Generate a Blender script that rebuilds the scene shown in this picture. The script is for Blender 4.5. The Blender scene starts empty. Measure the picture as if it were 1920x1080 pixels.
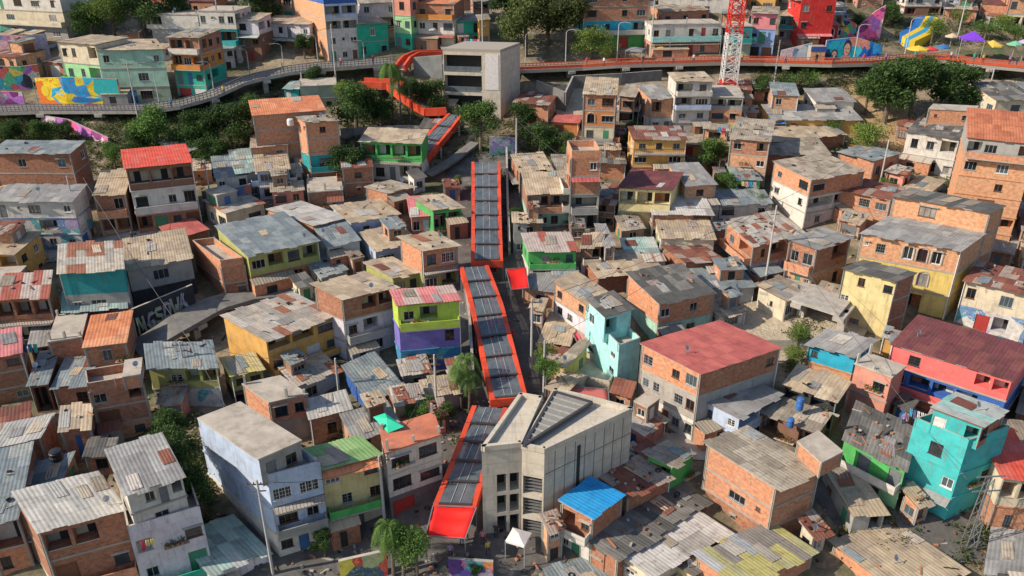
import bpy, math, random
from mathutils import Vector, Matrix
SC = bpy.context.scene
COL = SC.collection
R = math.radians
# ------------------------------------------------------------------ camera
F = 1500.0; PITCH = R(26)
CAMZ = 60.0; K = 1.5
cd = bpy.data.cameras.new('camera'); cam = bpy.data.objects.new('camera', cd); COL.objects.link(cam)
cam.location = (0, 0, CAMZ); cam.rotation_euler = (R(90) - PITCH, 0, 0)
cd.sensor_width = 36; cd.lens = 36 * F / 1920; cd.clip_end = 2000; cd.clip_start = .5
SC.camera = cam
FW = Vector((0, math.cos(PITCH), -math.sin(PITCH))); UP = Vector((0, math.sin(PITCH), math.cos(PITCH)))
CP = Vector((0, 0, CAMZ))
def ray(x, y):
    return FW + Vector((1, 0, 0)) * ((x - 960) / F) + UP * ((540 - y) / F)
# ------------------------------------------------------------------ terrain profile
PR = []
for (py, d) in ((1500, 43), (1080, 47), (900, 52), (700, 61), (500, 72), (300, 87), (100, 106), (0, 117)):
    p = CP + ray(960, py) * d * K; PR.append((p.y, p.z))
PR = [(-150, PR[0][1] - 10), (-20, PR[0][1] - 4)] + PR + [(250, CAMZ + 6), (400, CAMZ + 72), (560, CAMZ + 100)]
def prof(y):
    if y <= PR[0][0]: return PR[0][1]
    for i in range(len(PR) - 1):
        a, b = PR[i], PR[i + 1]
        if y <= b[0]:
            t = (y - a[0]) / (b[0] - a[0]); return a[1] + (b[1] - a[1]) * t
    return PR[-1][1]
def ground(x, y):
    return prof(y) + .25 * math.sin(x * .31 + y * .17) + .2 * math.sin(x * .13 - y * .41)
def hit(x, y, off=0.0):
    r = ray(x, y); t = 20.0
    while t < 600:
        p = CP + r * t
        if p.z < ground(p.x, p.y) + off: break
        t += .5
    lo, hi = t - .5, t
    for _ in range(12):
        m = (lo + hi) / 2; p = CP + r * m
        if p.z < ground(p.x, p.y) + off: hi = m
        else: lo = m
    return CP + r * hi
def onz(x, y, z):
    r = ray(x, y); t = (z - CAMZ) / r.z if r.z < -1e-4 else 500
    if t < 0 or t > 500: t = 500
    return CP + r * t
def atY(x, y, Y):
    r = ray(x, y); return CP + r * (Y / r.y)
def proj(p):
    v = Vector(p) - CP; d = v.dot(FW); return (960 + F * v.x / d, 540 - F * v.dot(UP) / d)
def pxs(p):        # metres per photo pixel at p
    return (p - CP).dot(FW) / F
# ------------------------------------------------------------------ mesh builder
class MB:
    def __init__(s): s.v = []; s.f = []; s.m = []; s.uv = []; s.t = []
    def face(s, pts, m=0, uv=None, t=.5):
        k = len(s.v); s.v.extend([Vector(p) for p in pts]); s.f.append(list(range(k, k + len(pts)))); s.m.append(m)
        s.uv.append(uv if uv else [(0, 0)] * len(pts)); s.t.append(t)
    def box(s, o, a, b, c, m=0, t=.5):
        """o = corner, a,b,c = edge vectors (right handed)"""
        o = Vector(o); a = Vector(a); b = Vector(b); c = Vector(c)
        def q(p, e, g):
            L, H = e.length, g.length
            s.face([p, p + e, p + e + g, p + g], m, [(0, 0), (L, 0), (L, H), (0, H)], t)
        q(o, b, a); q(o + c, a, b); q(o, a, c); q(o + b, c, a); q(o, c, b); q(o + a, b, c)
    def cbox(s, c, sx, sy, sz, m=0, rz=0, t=.5):
        """box centred in x,y; c.z is its base"""
        e = Vector((math.cos(rz), math.sin(rz), 0)); g = Vector((-math.sin(rz), math.cos(rz), 0))
        o = Vector(c) - e * sx / 2 - g * sy / 2
        s.box(o, e * sx, g * sy, Vector((0, 0, sz)), m, t)
    def bar(s, p, q, w, m=0, h=None, t=.5):
        p = Vector(p); q = Vector(q); d = (q - p)
        if d.length < 1e-4: return
        up = Vector((0, 0, 1)) if abs(d.normalized().z) < .95 else Vector((0, 1, 0))
        e = d.cross(up).normalized() * w; g = e.cross(d).normalized() * (h or w)
        s.box(p - e / 2 - g / 2, e, d, g, m, t) if e.cross(d).dot(g) > 0 else s.box(p - e / 2 - g / 2, d, e, g, m, t)
    def tube(s, pts, r, n=6, m=0, cap=True):
        rings = []
        for i, p in enumerate(pts):
            p = Vector(p); d = (Vector(pts[min(i + 1, len(pts) - 1)]) - Vector(pts[max(i - 1, 0)])).normalized()
            up = Vector((0, 0, 1)) if abs(d.z) < .9 else Vector((1, 0, 0))
            e = d.cross(up).normalized(); g = e.cross(d).normalized()
            rr = r[i] if isinstance(r, (list, tuple)) else r
            rings.append([p + e * rr * math.cos(2 * math.pi * k / n) + g * rr * math.sin(2 * math.pi * k / n) for k in range(n)])
        for a, b in zip(rings, rings[1:]):
            for k in range(n):
                s.face([a[k], a[(k + 1) % n], b[(k + 1) % n], b[k]], m)
        if cap: s.face(rings[0][::-1], m); s.face(rings[-1], m)
    def build(s, name, mats, parent=None, org=None, smooth=False, weld=False):
        org = Vector(org) if org is not None else Vector((0, 0, 0))
        me = bpy.data.meshes.new(name)
        me.from_pydata([tuple(v - org) for v in s.v], [], s.f)
        if not isinstance(mats, (list, tuple)): mats = [mats]
        for m in mats: me.materials.append(m)
        me.polygons.foreach_set('material_index', [min(k, len(mats) - 1) for k in s.m])
        ul = me.uv_layers.new(name='UVMap')
        fl = [c for u in s.uv for q in u for c in q]
        ul.data.foreach_set('uv', fl)
        at = me.attributes.new('tint', 'FLOAT', 'FACE'); at.data.foreach_set('value', s.t)
        if weld:
            import bmesh
            bm = bmesh.new(); bm.from_mesh(me); bmesh.ops.remove_doubles(bm, verts=bm.verts, dist=.0005); bm.to_mesh(me); bm.free()
        if smooth: me.polygons.foreach_set('use_smooth', [True] * len(me.polygons))
        me.update()
        return link(name, me, parent)
def link(name, me, parent=None):
    o = bpy.data.objects.new(name, me); COL.objects.link(o)
    if parent is not None: o.parent = parent
    return o
def tag(o, label=None, cat=None, group=None, kind=None):
    if label: o['label'] = label
    if cat: o['category'] = cat
    if group: o['group'] = group
    if kind: o['kind'] = kind
    return o
def empty(name, loc, label, cat, group=None, rz=0):
    o = bpy.data.objects.new(name, None); COL.objects.link(o); o.empty_display_size = .3
    o.location = loc; o.rotation_euler = (0, 0, rz); return tag(o, label, cat, group)
def copy_tree(o, parent=None):
    c = o.copy(); COL.objects.link(c)
    if parent is not None: c.parent = parent
    for ch in list(o.children): copy_tree(ch, c)
    return c
# ------------------------------------------------------------------ materials
MC = {}
class NT:
    def __init__(s, name, rough=.8, spec=.3, metal=0):
        s.m = bpy.data.materials.new(name); s.m.use_nodes = True; s.t = s.m.node_tree; s.n = s.t.nodes
        s.b = s.n['Principled BSDF']; s.b.inputs['Roughness'].default_value = rough
        s.b.inputs['Specular IOR Level'].default_value = spec; s.b.inputs['Metallic'].default_value = metal
    def nd(s, t, **k):
        x = s.n.new(t)
        for a, v in k.items(): setattr(x, a, v)
        return x
    def l(s, a, b): s.t.links.new(a, b)
    def coord(s, kind='UV', scale=(1, 1, 1), rnd=True):
        tc = s.nd('ShaderNodeTexCoord'); mp = s.nd('ShaderNodeMapping'); mp.inputs['Scale'].default_value = scale
        s.l(tc.outputs[kind], mp.inputs['Vector'])
        if rnd:
            oi = s.nd('ShaderNodeObjectInfo'); mu = s.nd('ShaderNodeMath', operation='MULTIPLY'); mu.inputs[1].default_value = 37
            s.l(oi.outputs['Random'], mu.inputs[0])
            cb = s.nd('ShaderNodeCombineXYZ'); s.l(mu.outputs[0], cb.inputs[0]); s.l(mu.outputs[0], cb.inputs[1])
            s.l(cb.outputs[0], mp.inputs['Location'])
        return mp.outputs[0]
    def noise(s, vec, scale, det=4, rough=.6, dist=0):
        x = s.nd('ShaderNodeTexNoise'); x.inputs['Scale'].default_value = scale; x.inputs['Detail'].default_value = det
        x.inputs['Roughness'].default_value = rough; x.inputs['Distortion'].default_value = dist
        s.l(vec, x.inputs['Vector']); return x.outputs['Fac']
    def ramp(s, fac, stops, mode='LINEAR'):
        x = s.nd('ShaderNodeValToRGB'); x.color_ramp.interpolation = mode; e = x.color_ramp.elements
        while len(e) > 1: e.remove(e[0])
        for i, (p, c) in enumerate(stops):
            if isinstance(c, (int, float)): c = (c, c, c)
            k = e[0] if i == 0 else e.new(p)
            k.position = p; k.color = (c[0], c[1], c[2], 1)
        s.l(fac, x.inputs[0]); return x.outputs[0]
    def mix(s, fac, a, b, mode='MIX'):
        x = s.nd('ShaderNodeMix', data_type='RGBA', blend_type=mode)
        if isinstance(fac, (int, float)): x.inputs[0].default_value = fac
        else: s.l(fac, x.inputs[0])
        for i, c in ((6, a), (7, b)):
            if isinstance(c, (tuple, list)): x.inputs[i].default_value = (c[0], c[1], c[2], 1)
            else: s.l(c, x.inputs[i])
        return x.outputs[2]
    def bump(s, h, st=.3, dist=.03):
        x = s.nd('ShaderNodeBump'); x.inputs['Strength'].default_value = st; x.inputs['Distance'].default_value = dist
        s.l(h, x.inputs['Height']); s.l(x.outputs[0], s.b.inputs['Normal'])
    def out(s, c):
        s.l(c, s.b.inputs['Base Color']); return s.m
def sc_(c, k): return tuple(min(1, max(0, a * k)) for a in c)
PAINT = dict(pr=(.74, .15, .14), 
    wh=(.60, .56, .50), cr=(.60, .52, .38), gr=(.33, .32, .30), dg=(.17, .17, .17), cc=(.36, .33, .29), br='brick', bd='brickd', bp='brickp',
    bo=(.55, .22, .08), ye=(.62, .46, .14), yl=(.66, .55, .27), ol=(.36, .36, .12), or_=(.62, .24, .05), og=(.60, .34, .10),
    pk=(.65, .22, .25), sp=(.62, .27, .20), rd=(.55, .035, .03), te=(.03, .27, .28), tq=(.06, .43, .43), mt=(.36, .56, .44), aq=(.34, .66, .62),
    gn=(.08, .38, .10), lg=(.32, .60, .30), lm=(.42, .55, .08), bl=(.04, .12, .38), lb=(.42, .50, .64), cy=(.03, .38, .55), lv=(.48, .42, .50),
    pu=(.19, .16, .48), pb=(.07, .25, .42), dk=(.045, .045, .05), bn=(.22, .12, .08), tg=(.03, .42, .28), gg=(.30, .36, .27), lc=(.62, .57, .60))
def mat_wall(code):
    k = 'w' + code
    if k in MC: return MC[k]
    c = PAINT[code]
    n = NT('wall_' + code, .88, .2)
    uv = n.coord('UV')
    if isinstance(c, str):
        A, B, M_ = {'brick': ((.60, .26, .14), (.48, .185, .10), (.44, .33, .25)), 'brickd': ((.42, .17, .09), (.29, .11, .065), (.33, .25, .20)),
                    'brickp': ((.62, .32, .18), (.50, .23, .125), (.48, .36, .26))}[c]
        bt = n.nd('ShaderNodeTexBrick'); bt.inputs['Scale'].default_value = 1; bt.inputs['Brick Width'].default_value = .4
        bt.inputs['Row Height'].default_value = .22; bt.inputs['Mortar Size'].default_value = .014; bt.inputs['Bias'].default_value = -.1
        bt.inputs['Color1'].default_value = (*A, 1); bt.inputs['Color2'].default_value = (*B, 1); bt.inputs['Mortar'].default_value = (*M_, 1)
        n.l(uv, bt.inputs['Vector'])
        ns = n.noise(uv, .55, 5, .65)
        c1 = n.mix(n.ramp(ns, [(.42, 0), (.75, .7)]), bt.outputs['Color'], n.mix(.55, bt.outputs['Color'], (.42, .30, .21)))
        oi = n.nd('ShaderNodeObjectInfo'); c1 = n.mix(1, c1, n.ramp(oi.outputs['Random'], [(0, (.85, .82, .8)), (.5, (1, 1, 1)), (1, (1.1, 1.05, .98))]), 'MULTIPLY')
        sm = n.noise(uv, .5, 7, .85, .3); c1 = n.mix(n.ramp(sm, [(.60, 0), (.72, .5)]), c1, (.40, .34, .28))
        c1 = n.mix(.8, c1, n.ramp(n.noise(uv, 2.5, 4), [(.3, .62), (.65, 1.12)]), 'MULTIPLY')
        st = n.noise(n.coord('UV', (2.2, .45, 1)), 1.6, 6, .75)
        c1 = n.mix(n.ramp(st, [(.56, 0), (.72, .6)]), c1, (.10, .075, .06))
        n.bump(bt.outputs['Fac'], .25, -.02)
        m = n.out(c1)
    else:
        oi = n.nd('ShaderNodeObjectInfo')
        base = n.mix(oi.outputs['Random'], sc_(c, .9), sc_(c, 1.06))
        ns = n.noise(uv, .8, 5, .65)
        c1 = n.mix(1.0, base, n.ramp(ns, [(.25, .68), (.5, .95), (.75, 1.12)]), 'MULTIPLY')
        st = n.noise(n.coord('UV', (2.6, .28, 1)), 1.0, 5, .72)
        c1 = n.mix(n.ramp(st, [(.52, 0), (.74, .7)]), c1, sc_((.16, .13, .11), 1.2 if max(c) > .3 else .7))
        bk = n.noise(uv, .42, 7, .8, .5); bt = n.nd('ShaderNodeTexBrick'); bt.inputs['Scale'].default_value = 1; bt.inputs['Brick Width'].default_value = .4; bt.inputs['Row Height'].default_value = .22
        bt.inputs['Mortar Size'].default_value = .014; bt.inputs['Color1'].default_value = (.46, .19, .10, 1); bt.inputs['Color2'].default_value = (.34, .14, .08, 1); bt.inputs['Mortar'].default_value = (.40, .32, .25, 1); n.l(uv, bt.inputs['Vector'])
        c1 = n.mix(n.ramp(bk, [(.66, 0), (.675, .95)]), c1, bt.outputs['Color'])
        pt = n.noise(uv, 1.7, 6, .75)
        c1 = n.mix(n.ramp(pt, [(.61, 0), (.66, .75)]), c1, (.34, .29, .25))
        n.bump(n.noise(uv, 6, 4), .15, .02)
        m = n.out(c1)
    MC[k] = m; return m
ROOF = dict(   # palettes of the sheets of one roof, with how dirty it is
    fc=([(0.252, 0.216, 0.170), (0.336, 0.288, 0.222), (0.386, 0.336, 0.266), (0.302, 0.264, 0.215)], .5),
    tan=([(0.396, 0.312, 0.213), (0.458, 0.361, 0.251), (0.352, 0.279, 0.205), (0.493, 0.402, 0.289)], .35),
    gray=([(0.232, 0.227, 0.221), (0.310, 0.302, 0.287), (0.267, 0.260, 0.254), (0.361, 0.353, 0.336)], .35),
    lt=([(0.403, 0.390, 0.360), (0.470, 0.448, 0.408), (0.353, 0.349, 0.328)], .3),
    dark=([(.085, .085, .08), (.14, .13, .12), (.2, .19, .17), (.10, .10, .095)], .6),
    bg=([(0.171, 0.207, 0.225), (0.243, 0.279, 0.288), (0.207, 0.243, 0.252), (0.297, 0.315, 0.306)], .5),
    rust=([(.17, .06, .045), (.24, .09, .06), (.33, .26, .22), (.20, .08, .06)], .5),
    maroon=([(.16, .05, .055), (.19, .065, .06), (.14, .05, .05)], .15),
    redp=([(.40, .105, .095), (.46, .13, .11), (.42, .115, .10)], .12),
    coral=([(.62, .09, .06), (.58, .085, .055), (.56, .12, .09)], .15),
    pinkr=([(.58, .2, .2), (.5, .17, .17), (.46, .35, .3)], .2),
    tile=([(.45, .155, .08), (.38, .125, .065), (.5, .18, .09)], .25),
    oran=([(.60, .22, .10), (.55, .19, .09), (.62, .28, .15)], .25),
    mix=([(0.410, 0.374, 0.329), (0.451, 0.390, 0.321), (0.287, 0.117, 0.073), (0.328, 0.296, 0.256), (0.476, 0.429, 0.380)], .45),
    redm=([(0.425, 0.352, 0.312), (0.340, 0.096, 0.070), (0.391, 0.320, 0.281), (0.306, 0.088, 0.066)], .35),
    green=([(.20, .34, .13), (.26, .40, .17), (.17, .28, .12)], .25),
    blue=([(.02, .28, .62), (.02, .25, .56), (.03, .30, .62)], .05),
    teal=([(.30, .42, .38), (.36, .46, .42), (.24, .30, .29), (.40, .42, .40)], .3),
    patch=([(.30, .33, .35), (.36, .34, .18), (.40, .36, .14), (.22, .20, .18), (.40, .40, .40)], .35),
    tpat=([(.24, .46, .42), (.30, .48, .44), (.36, .38, .36), (.42, .16, .08), (.36, .34, .20)], .2),
    yel=([(.50, .42, .16), (.45, .38, .2)], .3),
    white=([(0.521, 0.492, 0.458), (0.462, 0.435, 0.395), (0.336, 0.312, 0.284)], .35))
def mat_roof(code):
    k = 'r' + code
    if k in MC: return MC[k]
    pal, dirt = ROOF[code]
    n = NT('roof_' + code, .72, .3)
    at = n.nd('ShaderNodeAttribute', attribute_name='tint')
    N = len(pal)
    c = n.ramp(at.outputs['Fac'], [(i / N, pal[i]) for i in range(N)], 'CONSTANT')
    uv = n.coord('UV')
    c = n.mix(1, c, n.ramp(n.noise(uv, .7, 5, .7), [(.25, .6), (.5, .98), (.78, 1.2)]), 'MULTIPLY')
    c = n.mix(.7, c, n.ramp(n.noise(n.coord('UV', (5, .5, 1)), 1, 4, .7), [(.3, .75), (.65, 1.12)]), 'MULTIPLY')
    d = n.ramp(n.noise(uv, 1.1, 7, .78, .4), [(.62 - dirt * .22, 0), (.74 - dirt * .12, .35 + dirt * .8)])
    c = n.mix(d, c, (.12, .085, .065) if code not in ('lt', 'gray', 'bg', 'dark') else (.11, .10, .09))
    if code in ('mix', 'fc', 'tan', 'white', 'gray', 'patch', 'bg', 'tpat'):
        rr = n.ramp(n.noise(uv, .9, 6, .72, .8), [(.60, 0), (.68, .6)])
        c = n.mix(rr, c, (.26, .115, .065) if code in ('mix', 'white', 'patch') else (.22, .16, .11))
    n.bump(n.noise(uv, 9, 3), .1, .02)
    m = n.out(c); MC[k] = m; return m
def mat(name, c, rough=.6, metal=0, var=.15, scale=3, spec=.4, dirt=0.0):
    k = 'p' + name
    if k in MC: return MC[k]
    n = NT(name, rough, spec, metal); v = n.coord('Object')
    col = n.mix(1, tuple(c), n.ramp(n.noise(v, scale, 4), [(.3, 1 - var), (.7, 1 + var)]), 'MULTIPLY')
    if dirt: col = n.mix(n.ramp(n.noise(v, scale * .6, 6, .75), [(.5, 0), (.7, dirt)]), col, (.13, .10, .08))
    m = n.out(col); MC[k] = m; return m
CONC = mat('concrete', (.38, .35, .31), .9, 0, .18, 1.2, .2, .5)
def concl():
    n = NT('board_marked_concrete', .85, .25); uv = n.coord('UV', rnd=False); bt = n.nd('ShaderNodeTexBrick'); bt.offset = 0; bt.inputs['Scale'].default_value = 1; bt.inputs['Brick Width'].default_value = 2.4; bt.inputs['Row Height'].default_value = 1.3
    bt.inputs['Mortar Size'].default_value = .02; bt.inputs['Color1'].default_value = (.56, .50, .405, 1); bt.inputs['Color2'].default_value = (.51, .455, .37, 1); bt.inputs['Mortar'].default_value = (.36, .32, .27, 1); n.l(uv, bt.inputs['Vector'])
    c = n.mix(1, bt.outputs['Color'], n.ramp(n.noise(uv, .7, 6, .7), [(.3, .78), (.7, 1.1)]), 'MULTIPLY'); c = n.mix(n.ramp(n.noise(n.coord('UV', (1.8, .22, 1)), 1, 5, .7), [(.52, 0), (.72, .55)]), c, (.19, .165, .14)); return n.out(c)
CONCL = concl()
SLAB = mat('roof_slab', (.42, .37, .31), .9, 0, .2, .7, .2, .6)
SLABR = mat('painted_slab', (.50, .17, .10), .8, 0, .25, .5, .2, .9)
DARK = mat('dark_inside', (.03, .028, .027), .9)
WHITE = mat('white_trim', (.62, .60, .57), .6)
STEEL = mat('grey_steel', (.30, .31, .32), .45, .6)
POLE = mat('pale_pole', (.42, .41, .39), .6, 0, .08)
WOOD = mat('brown_wood', (.20, .11, .06), .7)
FR = [mat('frame_white', (.66, .65, .63), .5), mat('frame_dark', (.05, .05, .055), .5), mat('frame_brown', (.16, .08, .05), .6), mat('frame_alu', (.38, .39, .40), .4, .4)]
def glassm():
    n = NT('window_glass', .08, .6); v = n.coord('Object', (1, 1, 1))
    oi = n.nd('ShaderNodeObjectInfo')
    c = n.ramp(oi.outputs['Random'], [(0, (.012, .015, .018)), (.45, (.03, .035, .04)), (.62, (.06, .08, .09)), (.8, (.02, .02, .022)), (.88, (.24, .22, .20)), (.94, (.05, .09, .11))], 'CONSTANT')
    c = n.mix(1, c, n.ramp(n.noise(v, 1.6, 3), [(.3, .7), (.7, 1.3)]), 'MULTIPLY')
    return n.out(c)
GLASS = glassm()
RAIL = mat('orange_rail', (.62, .10, .04), .5, 0, .12, 2)
ORANGE = mat('orange_red_metal', (.62, .07, .028), .5, 0, .3, .35, .35, .5)
CANV = mat('red_canvas', (.78, .02, .015), .6, 0, .15, .6, .3)
DOORS = [mat('door_brown', (.16, .07, .04), .6), mat('door_white', (.55, .54, .52), .6), mat('door_blue', (.04, .12, .3), .6), mat('door_grey', (.14, .15, .16), .5),
         mat('door_green', (.05, .22, .12), .6), mat('door_red', (.35, .04, .035), .6), DARK]
# ------------------------------------------------------------------ windows and doors (shared meshes)
WM = {}
def q05(v): return max(.3, round(v / .15) * .15)
def window_mesh(w, h, fr, bars):
    k = (w, h, fr, bars)
    if k in WM: return WM[k]
    b = MB(); t = .06
    for (x, z, sx, sz) in ((-w / 2, 0, w, t), (-w / 2, h - t, w, t), (-w / 2, t, t, h - 2 * t), (w / 2 - t, t, t, h - 2 * t)):
        b.box((x, -.05, z), (sx, 0, 0), (0, .06, 0), (0, 0, sz))
    nm = 1 if w < 1.3 else (2 if w < 2 else 3)
    for i in range(1, nm + 1):
        x = -w / 2 + w * i / (nm + 1)
        b.box((x - .025, -.045, t), (.05, 0, 0), (0, .05, 0), (0, 0, h - 2 * t))
    if bars:
        for i in range(1, 3): b.box((-w / 2, -.075, h * i / 3), (w, 0, 0), (0, .02, 0), (0, 0, .02))
        for i in range(1, int(w / .25)): b.box((-w / 2 + i * .25, -.075, 0), (.018, 0, 0), (0, .018, 0), (0, 0, h))
    b.box((-w / 2 - .06, -.16, -.06), (w + .12, 0, 0), (0, .2, 0), (0, 0, .06))
    o = b.build('window', FR[fr]); me = o.data; bpy.data.objects.remove(o)
    g = MB(); g.face([(-w / 2 + t, 0, t), (w / 2 - t, 0, t), (w / 2 - t, 0, h - t), (-w / 2 + t, 0, h - t)], 0)
    o = g.build('pane', GLASS); me2 = o.data; bpy.data.objects.remove(o)
    WM[k] = (me, me2); return WM[k]
def door_mesh(w, h, c):
    k = ('d', w, h, c)
    if k in WM: return WM[k]
    b = MB(); b.box((-w / 2, -.05, 0), (w, 0, 0), (0, .05, 0), (0, 0, h))
    for i in range(2): b.box((-w / 2 + .1, -.07, .15 + i * h * .48), (w - .2, 0, 0), (0, .02, 0), (0, 0, h * .38))
    b.box((w / 2 - .16, -.11, h * .48), (.05, 0, 0), (0, .05, 0), (0, 0, .12))
    o = b.build('door', DOORS[c]); me = o.data; bpy.data.objects.remove(o)
    WM[k] = me; return me
def local(e, n, p):
    """matrix with x along the wall, y into it, z up"""
    return Matrix(((e.x, -n.x, 0, p.x), (e.y, -n.y, 0, p.y), (0, 0, 1, p.z), (0, 0, 0, 1)))

def mural_mat(name, pal, scale=.5, seed=0):
    n = NT(name, .8, .25); uv = n.coord('UV', rnd=False)
    mp = n.nd('ShaderNodeMapping'); mp.inputs['Location'].default_value = (seed, seed * .7, 0); n.l(uv, mp.inputs['Vector'])
    nz = n.nd('ShaderNodeTexNoise'); nz.inputs['Scale'].default_value = scale * 1.5; n.l(mp.outputs[0], nz.inputs['Vector'])
    mx = n.nd('ShaderNodeMix', data_type='RGBA', blend_type='ADD'); mx.inputs[0].default_value = .9 / scale
    n.l(mp.outputs[0], mx.inputs[6]); n.l(nz.outputs['Color'], mx.inputs[7])
    vo = n.nd('ShaderNodeTexVoronoi'); vo.inputs['Scale'].default_value = scale; n.l(mx.outputs[2], vo.inputs['Vector'])
    N = len(pal); c = n.ramp(n_sep(n, vo.outputs['Color']), [(i / N, pal[i]) for i in range(N)], 'CONSTANT')
    c = n.mix(.5, c, n.ramp(n.noise(mp.outputs[0], scale * 3, 4), [(.35, .55), (.6, 1.3)]), 'MULTIPLY')
    ln = n.noise(mx.outputs[2], scale * 2.2, 2, .4, 1.5)
    c = n.mix(n.ramp(ln, [(.485, 0), (.49, .8), (.51, .8), (.515, 0)]), c, pal[0])
    return n.out(c)
def n_sep(n, col):
    s = n.nd('ShaderNodeSeparateColor'); n.l(col, s.inputs[0]); return s.outputs[0]

MC['wgf'] = mural_mat('graffiti_wash', [(.55, .53, .50), (.12, .22, .38), (.50, .48, .46), (.38, .28, .44), (.58, .56, .53), (.10, .32, .34), (.46, .42, .40)], .55, 3)
MC['wgb'] = mural_mat('blue_mural_wash', [(.05, .20, .36), (.07, .27, .42), (.14, .14, .40), (.05, .22, .34), (.10, .34, .40), (.04, .16, .30)], .45, 5)
MC['wgp'] = mural_mat('pink_mural_wash', [(.20, .30, .52), (.65, .18, .35), (.22, .34, .56), (.18, .26, .48), (.3, .25, .5)], .4, 2)
for k_ in ('gf', 'gb', 'gp'): PAINT[k_] = (.4, .4, .4)
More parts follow.
